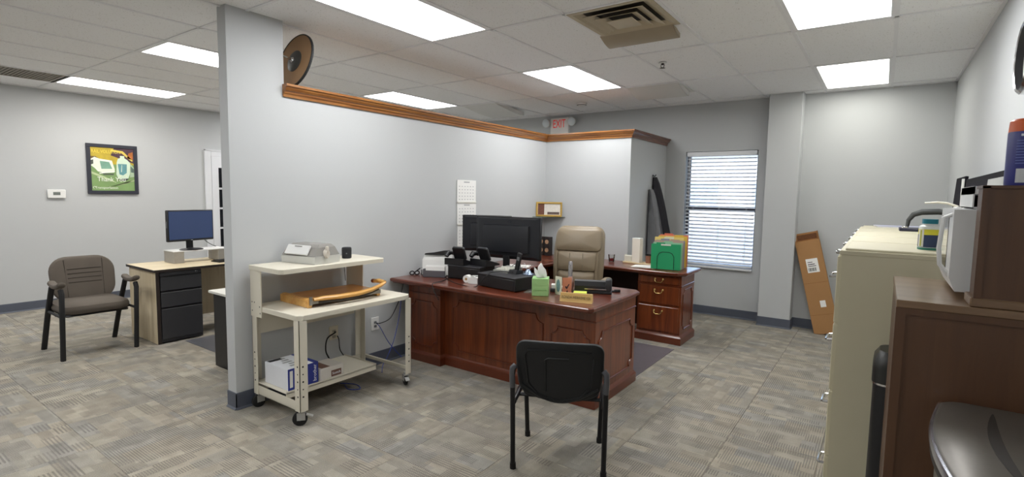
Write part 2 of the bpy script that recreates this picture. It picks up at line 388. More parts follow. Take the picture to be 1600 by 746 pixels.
VENTS = [(2, 0.0), (1, 2.0), (-3, 2.0), (-8, -1.5)]
TMESH = tile_mesh('ceiling_tile', T-.012, 2*T-.012, 0, .012, 0.0005, TILE)
HMESH = tile_mesh('ceiling_tile', T-.012, T-.012, 0, .012, 0.0005, TILE)
def put_tile(x0, x1, y0, y1, full):
    x0, x1, y0, y1 = max(x0, XL), min(x1, XR), max(y0, YF), min(y1, YB)
    if x1-x0 < .02 or y1-y0 < .02: return
    if abs(x1-x0-T) < .001 and abs(y1-y0-2*T) < .001: me = TMESH
    elif abs(x1-x0-T) < .001 and abs(y1-y0-T) < .001: me = HMESH
    else: me = tile_mesh('ceiling_tile', x1-x0-.008, y1-y0-.008, 0, .012, .0005, TILE)
    o = bpy.data.objects.new('ceiling_tile', me); COL.objects.link(o); o.location = ((x0+x1)/2, (y0+y1)/2, H+.006); o.rotation_euler = (0, 0, 0); o.parent = ceil
back = G()
for i in range(-10, 6):
    for j in range(-6, 4):
        if (i, j) in LIGHTS: continue
        v = [vv for vv in VENTS if vv[0] == i and math.floor(vv[1]) == j]
        if j < -3:
            back.box(max(i*T, XL)+.004, min((i+1)*T, XR)-.004, max(j*2*T, YF)+.004, (j+1)*2*T-.004, H+.006, H+.018) if min((i+1)*T, XR)-max(i*T, XL) > .02 else None
        elif v:
            if v[0][1] == j: put_tile(i*T, (i+1)*T, (2*j+1)*T, (2*j+2)*T, False)
            else: put_tile(i*T, (i+1)*T, 2*j*T, (2*j+1)*T, False)
        else: put_tile(i*T, (i+1)*T, 2*j*T, (2*j+2)*T, True)
bo = back.done('ceiling_tile', TILE, ceil, smooth=False); bo['kind'] = 'stuff'
def bar(x0, x1, y0, y1):
    G().box(x0, x1, y0, y1, H-.001, H+.03).done('grid_bar', GRIDM, ceil, smooth=False)
for i in range(-9, 6): bar(i*T-.012, i*T+.012, YF, YB)
for j in range(-5, 4):
    bar(XL, XR, j*2*T-.0115, j*2*T+.0115)
for (i, jj) in VENTS:
    bar(i*T+.012, (i+1)*T-.012, (2*jj+1)*T-.0115, (2*jj+1)*T+.0115)
g = G()
for (x0, x1, y0, y1) in ((XL, XR, YB-.022, YB), (XL, XL+.022, YF, YB), (XR-.022, XR, YF, YB), (XL, XR, YF, YF+.022)): g.box(x0, x1, y0, y1, H-.002, H+.03)
g.done('wall_angle', GRIDM, ceil, smooth=False)

# window: dark frame with meeting rail, two panes, sill
win = struct(G().box(WX0-.001, WX1+.001, YB-.045, YB+.13, WZ0-.022, WZ0+.002, bev=.004).done('window_1', mat('sill_white', 'dcdde0', rough=.4, var=.02), smooth=False))
FR = mat('window_frame_dark', '4c4a50', rough=.4, var=.06)
yw = YB+.12
g = G(); fwid = .028; ZM = 1.375
g.box(WX0, WX0+fwid, yw, yw+.05, WZ0, WZ1).box(WX1-fwid, WX1, yw, yw+.05, WZ0, WZ1).box(WX0, WX1, yw, yw+.05, WZ1-fwid, WZ1).box(WX0, WX1, yw, yw+.05, WZ0, WZ0+fwid)
g.done('window_frame', FR, win, smooth=False)
G().box(WX0+fwid, WX1-fwid, yw-.012, yw+.04, ZM-.024, ZM+.024, bev=.003).done('meeting_rail', FR, win, smooth=False)
GL = thin_glass('window_glass', (.97, .985, 1), .05)
G().box(WX0+fwid, WX1-fwid, yw+.02, yw+.024, ZM+.024, WZ1-fwid).done('pane', GL, win, smooth=False)
G().box(WX0+fwid, WX1-fwid, yw+.02, yw+.024, WZ0+fwid, ZM-.024).done('pane', GL, win, smooth=False)
# outdoors: ground and pale building
struct(G().box(-30, 40, YB+TH+.02, 80, -.5, -.3).done('ground', mat('pavement', 'b9b7b2', rough=.9, var=.1, vscale=.8), smooth=False))
bl = thing('building', 'pale low building across the pavement, seen through the window blind', 'building', (-6, 34, -.3))
G().box(-22, 12, 34, 44, -.3, 4.4).done('wall', mat('pale_stucco', 'd6d6d4', rough=.9, var=.05), bl, smooth=False)
G().box(-22.4, 12.4, 33.6, 44.4, 4.4, 4.9).done('roof', mat('roof_edge', '9fb0c0', rough=.7, var=.05), bl, smooth=False)
for k in range(8):
    G().box(-20+k*4, -18.2+k*4, 33.93, 34.05, .9, 2.5).done('window', mat('far_window', 'a3b3c2', rough=.2, var=.05), bl, smooth=False)

# door in the left wall (white casing, dark panes)
d1 = struct(G().box(XL, XL+.03, .80, 1.76, .005, 2.05).done('door_1', mat('door_white', 'd9dadd', rough=.45, var=.02), smooth=False))
g = G()
for (y0, y1, z0, z1) in ((.70, .80, 0, 2.15), (1.76, 1.86, 0, 2.15), (.80, 1.76, 2.05, 2.15)):
    g.box(XL, XL+.022, y0, y1, z0, z1, bev=.004)
g.box(XL+.02, XL+.03, .70, .72, 0, 2.15).box(XL+.02, XL+.03, .70, 1.86, 2.13, 2.15)
g.done('casing', MATS['door_white'], d1, smooth=False)
DP = mat('dark_glass', '16171c', rough=.08, spec=.6, var=.1)
zs = [.30, .62, .93, 1.24, 1.55, 1.89]
for c in range(3):
    for k in range(5):
        y0 = .90+c*.262
        G().box(XL+.028, XL+.034, y0, y0+.236, zs[k]+.015, zs[k+1]-.015).done('pane', DP, d1, smooth=False)
G().cyl((XL+.03, 1.70, .98), (XL+.08, 1.70, .98), .012).cyl((XL+.075, 1.70, .98), (XL+.075, 1.58, .98), .01).done('door_handle', CHROME, d1)

# ================================================================== ceiling fixtures
DIFF = emission('light_diffuser', 'fcfdfd', LAMP)
DIFFE = emission('light_diffuser_dimmed', 'fdfcf3', LAMP*.55)  # cream panel, dimmed so it leaves no bright patch on the back wall
DIFFW = emission('light_diffuser_warm', 'fefaf3', LAMP)
for k, (i, j) in enumerate(LIGHTS):
    x0, x1, y0, y1 = i*T+.012, (i+1)*T-.012, j*2*T+.012, (j+1)*2*T-.012
    left = i <= -4 and j == -1
    t = thing('ceiling_light', LIGHTS[(i, j)], 'ceiling light', ((x0+x1)/2, (y0+y1)/2, H), 0, 'ceiling light panels')
    g = G(); e = .022
    g.box(x0, x1, y0, y0+e, H, H+.028).box(x0, x1, y1-e, y1, H, H+.028).box(x0, x0+e, y0+e, y1-e, H, H+.028).box(x1-e, x1, y0+e, y1-e, H, H+.028)
    g.done('frame', GRIDM, t, smooth=False)
    G().box(x0+e, x1-e, y0+e, y1-e, H+.008, H+.012).done('diffuser', DIFFW if left else (DIFFE if (i, j) == (4, 2) else DIFF), t, smooth=False)

VENTM = mat('tan_vent_enamel', 'bbae94', rough=.5, var=.12)
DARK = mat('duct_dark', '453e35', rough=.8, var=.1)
def diffuser(i, jj, label, mt):
    x0, y0 = i*T, 2*jj*T; cx, cy = x0+T/2, y0+T/2
    t = thing('ceiling_vent', label, 'air vent', (cx, cy, H))
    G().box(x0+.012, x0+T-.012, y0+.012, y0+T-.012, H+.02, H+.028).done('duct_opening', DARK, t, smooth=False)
    def ring(ho, hi, zo, zi, nm):
        g = G(); s4 = ((-1,-1),(1,-1),(1,1),(-1,1))
        R1 = [(cx+a*ho, cy+b*ho, zo) for a, b in s4]; R2 = [(cx+a*hi, cy+b*hi, zi) for a, b in s4]
        R3 = [(x, y, z+.004) for x, y, z in R2]; R4 = [(x, y, z+.004) for x, y, z in R1]
        g.loft([R1, R2, R3, R4, R1], cap=False); g.done(nm, mt, t, smooth=False)
    ring(.292, .262, H-.004, H-.004, 'frame')
    ring(.262, .215, H-.004, H+.016, 'louver')
    ring(.212, .145, H-.014, H+.008, 'louver'); ring(.150, .088, H-.022, H+.002, 'louver')
    G().box(cx-.092, cx+.092, cy-.092, cy+.092, H-.030, H-.024, bev=.002).done('centre_plate', mt, t, smooth=False)
    return t
diffuser(2, 0.0, 'dirty tan square air diffuser with stepped louvers in the ceiling', VENTM)
diffuser(1, 2.0, 'white square air diffuser above the hooded deflector near the window wall', WHITE)
diffuser(-3, 2.0, 'white square air diffuser above the deflector beyond the partition', WHITE)
t = thing('return_grille', 'brownish return air grille beside the warm ceiling light near the poster wall', 'air vent', (-7.5*T, -2.5*T, H))
RG = mat('return_grille_tan', '8f887c', rough=.6, var=.1)
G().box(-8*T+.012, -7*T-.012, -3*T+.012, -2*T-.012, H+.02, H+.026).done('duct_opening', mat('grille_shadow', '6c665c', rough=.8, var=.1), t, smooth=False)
g = G(); g.box(-8*T+.012, -7*T-.012, -3*T+.012, -3*T+.04, H-.002, H+.02).box(-8*T+.012, -7*T-.012, -2*T-.04, -2*T-.012, H-.002, H+.02).box(-8*T+.012, -8*T+.04, -3*T+.04, -2*T-.04, H-.002, H+.02).box(-7*T-.04, -7*T-.012, -3*T+.04, -2*T-.04, H-.002, H+.02); g.done('frame', RG, t, smooth=False)
for k in range(16):
    y = -3*T+.05+k*.0325
    G().box(-8*T+.04, -7*T-.04, y, y+.020, H+.002, H+.006).done('slat', RG, t, smooth=False)
# plastic air deflectors
def deflector(name, label, x0, x1, y0, y1, drop, mt, curve=.05):
    n = 8; rings = []
    t = thing(name, label, 'air deflector', ((x0+x1)/2, (y0+y1)/2, H-drop))
    for k in range(n+1):
        f = k/n; z = H-.003-drop*(math.sin(f*PI/2)); y = y0+(y1-y0)*f
        rings.append([(x0, y, z), (x1, y, z), (x1, y, z+.003), (x0, y, z+.003)])
    G().loft(rings).done('hood', mt, t)
    for xx in (x0, x1-.003):
        g = G(); pts = [(y0+(y1-y0)*k/n, H-.003-drop*math.sin(k/n*PI/2)) for k in range(n+1)]+[(y1, H-.006-drop*.35), (y0+.5*(y1-y0), H-.004)]
        g.prism(pts, 'X', xx, xx+.003); g.done('side_wing', mt, t, smooth=False)
HZ = mat('frosted_plastic', 'd9d8d4', rough=.4, var=.03)
deflector('air_deflector', 'white plastic air deflector hood hung under the ceiling near the window wall', 1.02*T, 1.96*T, 4.06*T, 4.70*T, .075, HZ)
deflector('air_deflector', 'white plastic air deflector hood hung under the ceiling beyond the partition', -2.95*T, -2.05*T, 4.06*T, 5.2*T, .075, HZ)
deflector('air_deflector', 'curved tan plastic air deflector under the dirty tan diffuser', 1.99*T, 2.90*T, 0.93*T, 1.22*T, .05, mat('tan_plastic', 'a39680', rough=.4, var=.08))
# sprinkler head and smoke detector
t = thing('sprinkler_head', 'small pendent sprinkler head with dark deflector in a ceiling tile', 'sprinkler', (2.2*T, 1.3*2*T, H-.05))
G().lathe([(.035, 0), (.035, .006), (.02, .012)], (2.2*T, 2.6*T, H-.006)).done('escutcheon', WHITE, t)
G().lathe([(.008, .03), (.008, .045)], (2.2*T, 2.6*T, H-.05), 8).lathe([(.012, 0), (.026, .003), (.012, .006)], (2.2*T, 2.6*T, H-.05), 12).done('deflector', mat('dark_brass', '3f3a33', rough=.4, metal=.6, var=.1), t)
g = G()
for s_ in (-1, 1): g.tube([(2.2*T+s_*.004, 2.6*T, H-.045), (2.2*T+s_*.016, 2.6*T, H-.03), (2.2*T+s_*.01, 2.6*T, H-.006)], .003, 6)
g.done('yoke', MATS['dark_brass'], t)
t = thing('smoke_detector', 'round white smoke detector on the ceiling above the exit sign', 'smoke detector', (-.45*T, 5.06*T, H-.045))
G().lathe([(.03, 0), (.055, .008), (.062, .022), (.062, .03), (.07, .033), (.07, .046)], (-.45*T, 5.06*T, H-.045), 24).done('housing', WHITE, t)
G().lathe([(.0585, 0), (.0632, .006), (.0632, .009)], (-.45*T, 5.06*T, H-.031), 24).done('vent_ring', mat('grey_plastic', '77787a', rough=.5, var=.05), t)

# exit sign with two emergency lamps
t = thing('exit_sign', 'white exit sign with red letters and two round emergency lamps', 'exit sign', (-1.03, YB-.04, 2.42))
G().box(-1.19, -.87, YB-.055, YB-.002, 2.42, 2.70, bev=.008).done('housing', mat('sign_white', 'e6e4e0', rough=.45, var=.02), t)
text('EXIT', .175, frame_M((-1.035, YB-.0565, 2.605), (1, 0, 0), (0, 0, 1)), mat('exit_red', 'd5352b', rough=.5, emit='d5352b', estr=.35, var=.01), t, sx=.62)
for x in (-1.245, -.80):
    g = G(); g.lathe([(.03, 0), (.062, .02), (.068, .05), (.066, .06)], n=20, M=Matrix.Translation((x, YB-.045, 2.635)) @ Matrix.Rotation(math.radians(100), 4, 'X'))
    o = g.done('lamp_head', mat('lamp_housing', 'c9c9c6', rough=.4, var=.03), t)
    g = G(); g.lathe([(.064, 0), (.05, .012), (.02, .018), (.001, .019)], n=20, M=Matrix.Translation((x, YB-.045, 2.635)) @ Matrix.Rotation(math.radians(100), 4, 'X') @ Matrix.Translation((0, 0, .058)))
    g.done('lens', mat('lamp_lens', 'dfe6ea', rough=.15, spec=.7, var=.05), o)
G().box(-1.26, -.79, YB-.03, YB-.001, 2.59, 2.61).done('lamp_arm', MATS['lamp_housing'], t, smooth=False)

# convex security mirror seen from behind, on the pillar
t = thing('convex_mirror', 'round convex security mirror seen from its brown back beside the pillar', 'mirror', (-.60, -.88, 2.50))
MM = Matrix.Translation((-.588, -.845, 2.497)) @ Matrix.Rotation(math.radians(-90-14), 4, 'X')
G().lathe([(.001, 0), (.205, 0), (.205, .006), (.001, .006)], n=40, M=MM).done('backing', mat('hardboard_brown', '957350', rough=.7, var=.08), t)
G().ring([(.203, -.003), (.208, -.004), (.213, 0), (.213, .012), (.206, .014)], n=40, M=MM).done('rim', BLACKM, t)
G().lathe([(.205, .008), (.17, .03), (.1, .05), (.04, .058), (.001, .06)], n=40, M=MM).done('mirror_dome', mat('mirror', 'e6e6e6', rough=.03, metal=1, var=.01), t)
G().lathe([(.001, -.012), (.07, -.012), (.082, -.004), (.082, 0)], n=28, M=MM).done('mount_plate', mat('dark_mount', '3a3835', rough=.5, var=.08), t)
a = MM @ Vector((0, 0, -.01))
G().lathe([(.012, -.03), (.02, -.022), (.02, -.012)], n=12, M=MM).tube([a, a+Vector((0, -.05, .01)), (-.60, PY1+.004, 2.52)], .008, 8).done('bracket_arm', CHROME, t)

# ================================================================== things on walls
t = thing('wall_calendar', 'three month wall calendar hanging in stacked sheets on the partition', 'calendar', (PX+.006, 1.08, .98))
LINEM = mat('print_grey', 'a9a9ac', rough=.8, var=.02)
for k, (z0, z1, tw) in enumerate(((1.445, 1.672, 0), (1.212, 1.432, .004), (.985, 1.20, .008))):
    x = PX+.003; yo = [0, .004, .010][k]
    p = G().box(x, x+.007, .925+yo, 1.228+yo, z0, z1, bev=.001).done('sheet', PAPER, t, smooth=False)
    g = G()
    for r in range(5):
        for c in range(6):
            g.box(x+.0068, x+.0076, .952+yo+c*.044, .966+yo+c*.044, z0+.022+r*.034, z0+.030+r*.034)
    g.done('day_numbers', LINEM, p, smooth=False)
    G().box(x+.0068, x+.0076, 1.03+yo, 1.12+yo, z1-.026, z1-.014).done('month_name', LINEM, p, smooth=False)
    G().box(x+.002, x+.013, .925+yo, 1.228+yo, z0-.012, z0+.006, bev=.002).done('binding_strip', mat('binding', 'dcdad2', rough=.6, var=.03), p, smooth=False)

# corner shelf with a gilt frame
t = thing('corner_shelf', 'small glass corner shelf under the gilt picture frame', 'shelf', (-.42, 2.55, 1.25))
G().prism([(PX+.002, RY-.002), (-.24, RY-.002), (PX+.002, 2.36)], 'Z', 1.248, 1.256).done('glass_plate', mat('green_glass', '8ea79a', rough=.1, trans=.6, var=.02), t, smooth=False)
G().box(-.40, -.37, RY-.02, RY-.001, 1.238, 1.248).box(PX+.001, PX+.02, 2.5, 2.53, 1.238, 1.248).done('bracket', CHROME, t, smooth=False)
def picture(name, label, cat, c, u, wd, ht, fwid, dep, fm, paint, tilt=0, group=None):
    """framed picture; c = bottom centre, u = horizontal direction, faces u x z"""
    u = Vector(u).normalized(); zv = Vector((0, 0, 1)); nn = u.cross(zv)
    v = (zv*math.cos(tilt)-nn*math.sin(tilt)).normalized()
    M = frame_M(c, u, v); t = thing(name, label, cat, c, 0, group)
    g = G(); g.box(-wd/2, wd/2, 0, fwid, 0, dep, bev=.003, M=M).box(-wd/2, wd/2, ht-fwid, ht, 0, dep, bev=.003, M=M).box(-wd/2, -wd/2+fwid, fwid, ht-fwid, 0, dep, bev=.003, M=M).box(wd/2-fwid, wd/2, fwid, ht-fwid, 0, dep, bev=.003, M=M)
    g.done('frame', fm, t, smooth=False)
    p = G().box(-wd/2+fwid*.9, wd/2-fwid*.9, fwid*.9, ht-fwid*.9, dep*.2, dep*.5, M=M).done('picture', paint, t, smooth=False)
    return t, p, M
GOLD = mat('gilt', 'c8a453', rough=.35, metal=.6, var=.12, vscale=60)
t, p, M = picture('picture_frame', 'gilt framed small photograph standing on the glass corner shelf', 'picture', (-.395, 2.515, 1.2565), (.9, .436, 0), .33, .185, .022, .02, GOLD, mat('photo_pale', 'd8d2c8', rough=.5, var=.15, vscale=40), tilt=.06)
G().box(-.14, -.06, .024, .165, .0105, .0115, M=M).done('dark_figure', mat('photo_brown', '6a4030', rough=.6, var=.4, vscale=60), p, smooth=False)
G().box(-.02, .13, .028, .06, .0105, .0115, M=M).done('crowd', mat('photo_dark', '5a4a44', rough=.6, var=.5, vscale=90), p, smooth=False)

# poster of two trams on the left wall
t, p, M = picture('framed_poster', 'black framed green and yellow poster of two white trams', 'poster', (XL+.002, -.475, 1.452), (0, 1, 0), .575, .665, .045, .025, mat('poster_frame', '2b2d38', rough=.4, var=.08), mat('poster_green', '7e9d63', rough=.45, var=.25, vscale=5))
def pm(col, var=.15): return mat('print_'+col, col, rough=.5, var=var, vscale=14)
def flat(poly, nm, col, lay=0, var=.15, par=None):
    g = G(); g.prism(poly, 'Z', .0126+lay*.0007, .0131+lay*.0007, M=M); return g.done(nm, pm(col, var), par or p, smooth=False)
flat([(-.245, .40), (.245, .40), (.245, .62), (-.245, .62)], 'sky_print', 'b9a233', 0, .3)
flat([(-.02, .52), (.245, .42), (.245, .62), (.02, .62)], 'roof_print', '4d3440', 1, .4)
flat([(-.02, .575), (.10, .56), (.22, .45), (.235, .46), (.12, .585), (-.01, .60)], 'arch_print', 'd9c25a', 2)
flat([(-.245, .50), (-.19, .50), (-.1, .43), (-.245, .40)], 'tree_print', '6f5a33', 1, .4)
flat([(-.245, .46), (-.20, .49), (-.15, .47), (-.01, .45), (.02, .33), (.01, .29), (-.10, .28), (-.17, .30), (-.20, .34), (-.245, .38)], 'tram_body', 'e3ead9', 3, .06)
flat([(-.145, .44), (-.04, .43), (-.01, .34), (-.13, .335)], 'tram_window', '76a08c', 4, .25)
flat([(-.12, .275), (.01, .275), (.0, .255), (-.11, .255)], 'tram_skirt', '4d5848', 4)
flat([(.045, .43), (.06, .48), (.085, .49), (.085, .52), (.135, .52), (.135, .49), (.165, .47), (.20, .43), (.20, .30), (.17, .21), (.12, .18), (.06, .20), (.035, .27)], 'tram_body', 'cfe0cb', 3, .06)
flat([(.055, .41), (.16, .41), (.155, .29), (.11, .255), (.07, .27)], 'tram_window', '5f9296', 4, .3)
flat([(.20, .42), (.245, .36), (.245, .24), (.19, .23)], 'tram_side', 'a9bfa0', 3)
flat([(.055, .205), (.175, .215), (.165, .195), (.115, .178), (.065, .19)], 'tram_bumper', '3f4a44', 5)
flat([(.07, .235), (.085, .235), (.085, .245), (.07, .245)], 'headlight', 'f2ecc0', 5)
flat([(.145, .24), (.16, .24), (.16, .25), (.145, .25)], 'headlight', 'f2ecc0', 5)
flat([(.205, .385), (.24, .345), (.24, .295), (.205, .30)], 'side_window', '566a63', 5, .3)
flat([(-.245, .445), (-.215, .455), (-.215, .40), (-.245, .385)], 'side_window', '50564d', 5, .3)
flat([(.09, .30), (.10, .40), (.105, .40), (.098, .30)], 'window_post', 'cfe0cb', 6)
flat([(-.16, .28), (.02, .31), (.02, .30), (-.15, .27)], 'white_band', 'f0f2ea', 6)
flat([(-.245, .30), (-.10, .235), (.03, .16), (.03, .152), (-.245, .27)], 'rail_line', 'b9c99a', 1)
flat([(.245, .20), (.12, .135), (-.05, .10), (-.05, .093), (.245, .18)], 'rail_line', 'b9c99a', 1)
flat([(.165, .49), (.185, .56), (.235, .58), (.235, .47)], 'lights_print', 'b0682e', 2, .5)
text('RAIL\u00b7VOLUTION', .062, M @ Matrix.Translation((-.07, .565, .0145)), pm('e8d34e', .02), p, sx=.72)
text('Thank You', .085, M @ Matrix.Translation((-.02, .195, .0165)), pm('e9efe2', .02), p, sx=.85)
text('Transportation', .042, M @ Matrix.Translation((-.08, .083, .0145)), pm('eef2e6', .02), p)
g = G(); g.tube([tuple(M @ Vector((-.215+.014*math.cos(a_), .085+.014*math.sin(a_), .014))) for a_ in [k*PI/5 for k in range(8)]], .003, 6); g.done('logo_mark', pm('eef2e6', .02), p)

# thermostat
t = thing('thermostat', 'white rectangular thermostat with grey display on the left wall', 'thermostat', (XL+.01, -1.09, 1.39))
G().box(XL+.001, XL+.028, -1.175, -.995, 1.392, 1.502, bev=.006).done('case', WHITE, t)
G().box(XL+.027, XL+.0295, -1.12, -1.05, 1.432, 1.470).done('display', mat('lcd', '6f7570', rough=.3, var=.1), t, smooth=False)

# outlets on the partition
def outlet(label, y0, z0, mt, duplex):
    t = thing('wall_outlet', label, 'outlet', (PX+.004, y0+.04, z0))
    G().box(PX+.0005, PX+.007, y0, y0+.085, z0, z0+.115, bev=.003).done('plate', mt, t)
    if duplex:
        for zz in (.028, .072):
            G().box(PX+.006, PX+.0095, y0+.026, y0+.059, z0+zz-.012, z0+zz+.012, bev=.004).done('socket', mat('outlet_dark', 'a59f90', rough=.5, var=.05), t)
    else:
        for zz in (.035, .07):
            G().box(PX+.006, PX+.0105, y0+.028, y0+.056, z0+zz-.010, z0+zz+.010, bev=.002).done('jack', mat('grey_plastic', '77787a', rough=.5, var=.05), t)
    return t
outlet('ivory power outlet with black plugs behind the cart', -.615, .325, mat('ivory_plate', 'd3cdbb', rough=.4, var=.03), True)
outlet('white data jack plate with blue cables beside the cart', -.19, .318, WHITE, False)
def cord(name, label, pts, r, mt, group=None):
    # smooth the polyline with Catmull-Rom
    P = [Vector(p) for p in pts]; out = []
    for i in range(len(P)-1):
        p0, p1, p2, p3 = P[max(i-1, 0)], P[i], P[i+1], P[min(i+2, len(P)-1)]
        for k in range(5):
            s = k/5; out.append(.5*((2*p1)+(-p0+p2)*s+(2*p0-5*p1+4*p2-p3)*s*s+(-p0+3*p1-3*p2+p3)*s**3))
    out.append(P[-1])
    g = G(); g.tube(out, r, 6); o = g.done(name, mt, loc=pts[0]); return tag(o, label, 'cable', group)
CORD = mat('black_cord', '131315', rough=.5, var=.1); BLUE = mat('blue_cable', '3c4fa8', rough=.5, var=.05)
x = PX+.012
cord('power_cord', 'thick black power cord hanging from the ivory outlet', [(x+.02, -.585, .40), (x+.05, -.60, .40), (x+.03, -.66, .36), (x+.015, -.665, .26), (x+.01, -.63, .18), (x+.01, -.61, .10), (x+.02, -.55, .03)], .006, CORD)
cord('power_cord', 'thin black cord curling below the lower socket of the ivory outlet', [(x+.02, -.56, .36), (x+.035, -.555, .33), (x+.02, -.535, .24), (x+.015, -.49, .17), (x+.02, -.46, .12), (x+.02, -.46, .02)], .004, CORD)
cord('network_cable', 'black cable running from the data jack plate up to the desk', [(x+.008, -.15, .385), (x+.03, -.12, .38), (x+.02, .0, .40), (x+.02, .08, .50), (x+.02, .13, .60), (x+.02, .16, .70)], .004, CORD)
cord('network_cable', 'blue network cable dropping from the data jack to the carpet, crossing the other', [(x+.008, -.145, .38), (x+.03, -.12, .34), (x+.02, -.03, .2), (x+.02, .06, .09), (x+.03, .13, .012)], .0032, BLUE)
cord('network_cable', 'blue network cable falling from the desk toward the baseboard', [(x+.035, .12, .62), (x+.04, .10, .45), (x+.045, .03, .22), (x+.05, -.05, .08), (x+.06, -.12, .006), (x+.2, -.25, .005)], .0032, BLUE)
cord('network_cable', 'loose blue network cable lying on the carpet under the cart', [(-.40, -.62, .005), (-.28, -.56, .005), (-.18, -.60, .005), (-.24, -.66, .005), (-.34, -.62, .005)], .0032, BLUE)

# clock on the right wall
t = thing('wall_clock', 'round chrome rimmed wall clock on the right wall', 'clock', (XR-.01, .33, 2.06))
CM = Matrix.Translation((XR-.001, .335, 2.225)) @ Matrix.Rotation(-PI/2, 4, 'Y')
G().lathe([(.001, 0), (.165, 0), (.165, .01), (.001, .01)], n=40, M=CM).done('dial', PAPER, t)
G().ring([(.15, .002), (.172, 0), (.178, .015), (.176, .035), (.165, .045), (.152, .035), (.15, .012)], n=40, M=CM).done('rim', CHROME, t)
G().ring([(.150, .012), (.156, .04), (.150, .042), (.146, .012)], n=40, M=CM).done('inner_ring', BLACK, t)
G().box(-.004, .004, -.01, .08, .014, .016, M=CM @ Matrix.Rotation(.9, 4, 'Z')).box(-.003, .003, -.01, .12, .017, .019, M=CM @ Matrix.Rotation(2.4, 4, 'Z')).done('hands', BLACK, t, smooth=False)
t['label'] = 'round chrome rimmed wall clock on the wall above the filing cabinets'

# ================================================================== window blind
t = thing('window_blind', 'white horizontal slat blind with open slats in the window', 'blind', ((WX0+WX1)/2, YB+.03, WZ0))
BL = mat('blind_white', 'e2e3e6', rough=.45, var=.02)
G().box(WX0+.012, WX1-.012, YB-.004, YB+.062, WZ1-.062, WZ1-.006, bev=.004).done('headrail', BL, t)
n_sl = 29; za, zb = WZ0+.065, WZ1-.09
sl = G(); yc_ = YB+.034
ring = lambda xx: [(xx, -.025, -.002), (xx, -.012, .001), (xx, .012, .001), (xx, .025, -.002), (xx, .025, -.0075), (xx, .012, -.0045), (xx, -.012, -.0045), (xx, -.025, -.0075)]
sl.loft([ring(-(WX1-WX0)/2+.016), ring((WX1-WX0)/2-.016)])
bmesh.ops.recalc_face_normals(sl.bm, faces=sl.bm.faces)
sme = bpy.data.meshes.new('slat'); sl.bm.to_mesh(sme); sl.bm.free(); sme.materials.append(BL)
for k in range(n_sl):
    o = bpy.data.objects.new('slat', sme); COL.objects.link(o); o.parent = t
    o.location = Vector(((WX0+WX1)/2, yc_, za+(zb-za)*k/(n_sl-1)))-t.location; o.rotation_euler = (math.radians(15), 0, 0)
G().box(WX0+.014, WX1-.014, YB+.008, YB+.06, WZ0+.012, WZ0+.034, bev=.004).done('bottom_rail', BL, t)
for xx in (WX0+.11, (WX0+WX1)/2, WX1-.11):
    G().cyl((xx, YB+.008, WZ0+.03), (xx, YB+.008, WZ1-.06), .0014, n=5).cyl((xx, YB+.06, WZ0+.03), (xx, YB+.06, WZ1-.06), .0014, n=5).done('ladder_cord', BL, t)
# small smoke coloured wand
G().cyl((WX0+.05, YB-.004, WZ1-.06), (WX0+.05, YB-.002, WZ1-.75), .004, n=6).done('tilt_wand', BL, t)

# ================================================================== executive desk
def notched(u0, u1, v0, v1, n, f, r=.0065):
    """tube outline with concave corners; f maps (u,v) to a world point"""
    pts = []
    for (cu, cv, a0, a1) in ((u1, v0, 180, 90), (u1, v1, 270, 180), (u0, v1, 360, 270), (u0, v0, 90, 0)):
        for k in range(6):
            a = math.radians(a0+(a1-a0)*k/5); pts.append(f(cu+n*math.cos(a), cv+n*math.sin(a)))
    g = G(); g.tube(pts, r, 6, closed=True); return g
def table_top(poly, z0, z1, name, mt, parent, lip=.014):
    """slab with a stepped ogee edge"""
    cx = sum(p[0] for p in poly)/len(poly); cy = sum(p[1] for p in poly)/len(poly)
    def off(d): return [(p[0]-math.copysign(d, p[0]-cx), p[1]-math.copysign(d, p[1]-cy)) for p in poly]
    h = z1-z0; g = G()
    g.loft([[q+(z0,) for q in off(lip*1.6)], [q+(z0+h*.28,) for q in off(lip*.9)], [q+(z0+h*.36,) for q in off(.002)], [q+(z0+h*.78,) for q in off(0)], [q+(z0+h*.92,) for q in off(lip*.35)], [q+(z1,) for q in off(lip*.8)]])
    return g.done(name, mt, parent, smooth=False)
def plinth(x0, x1, y0, y1, parent, h=.095, o=.018):
    g = G(); R = lambda d, z: [(x0-d, y0-d, z), (x1+d, y0-d, z), (x1+d, y1+d, z), (x0-d, y1+d, z)]
    g.loft([R(o, .001), R(o, h*.72), R(o*.6, h*.86), R(0, h)]); return g.done('plinth', CHERRYD, parent, smooth=False)
dk = thing('executive_desk', 'large cherry wood executive desk with raised panel fronts', 'desk', (.48, .55, 0))
DX0, DX1, DYB = -.47, 1.44, .90
table_top([(-.535, .02), (1.455, .02), (1.485, .05), (1.485, .87), (1.44, .93), (-.535, .93)], .722, .765, 'desk_top', CHERRY, dk)
ped = G().box(DX0, -.075, .19, DYB, .09, .724).done('pedestal', CHERRYV, dk, smooth=False)
plinth(DX0, -.075, .19, DYB, ped)
ped2 = G().box(1.03, DX1, .175, DYB, .09, .724).done('pedestal', CHERRYV, dk, smooth=False)
plinth(1.03, DX1, .175, DYB, ped2)
mid = G().box(-.075, 1.03, .255, .29, .09, .724).done('front_panel', CHERRYV, dk, smooth=False)
plinth(-.075, 1.03, .255, .29, mid)
f_front = lambda Y: (lambda u, v: (u, Y-.002, v))
notched(-.43, -.115, .155, .56, .05, f_front(.19)).done('panel_molding', CHERRYD, ped)
notched(.02, .95, .155, .60, .065, f_front(.255)).done('panel_molding', CHERRYD, mid)
notched(1.075, 1.395, .155, .555, .055, f_front(.175)).done('panel_molding', CHERRYD, ped2)
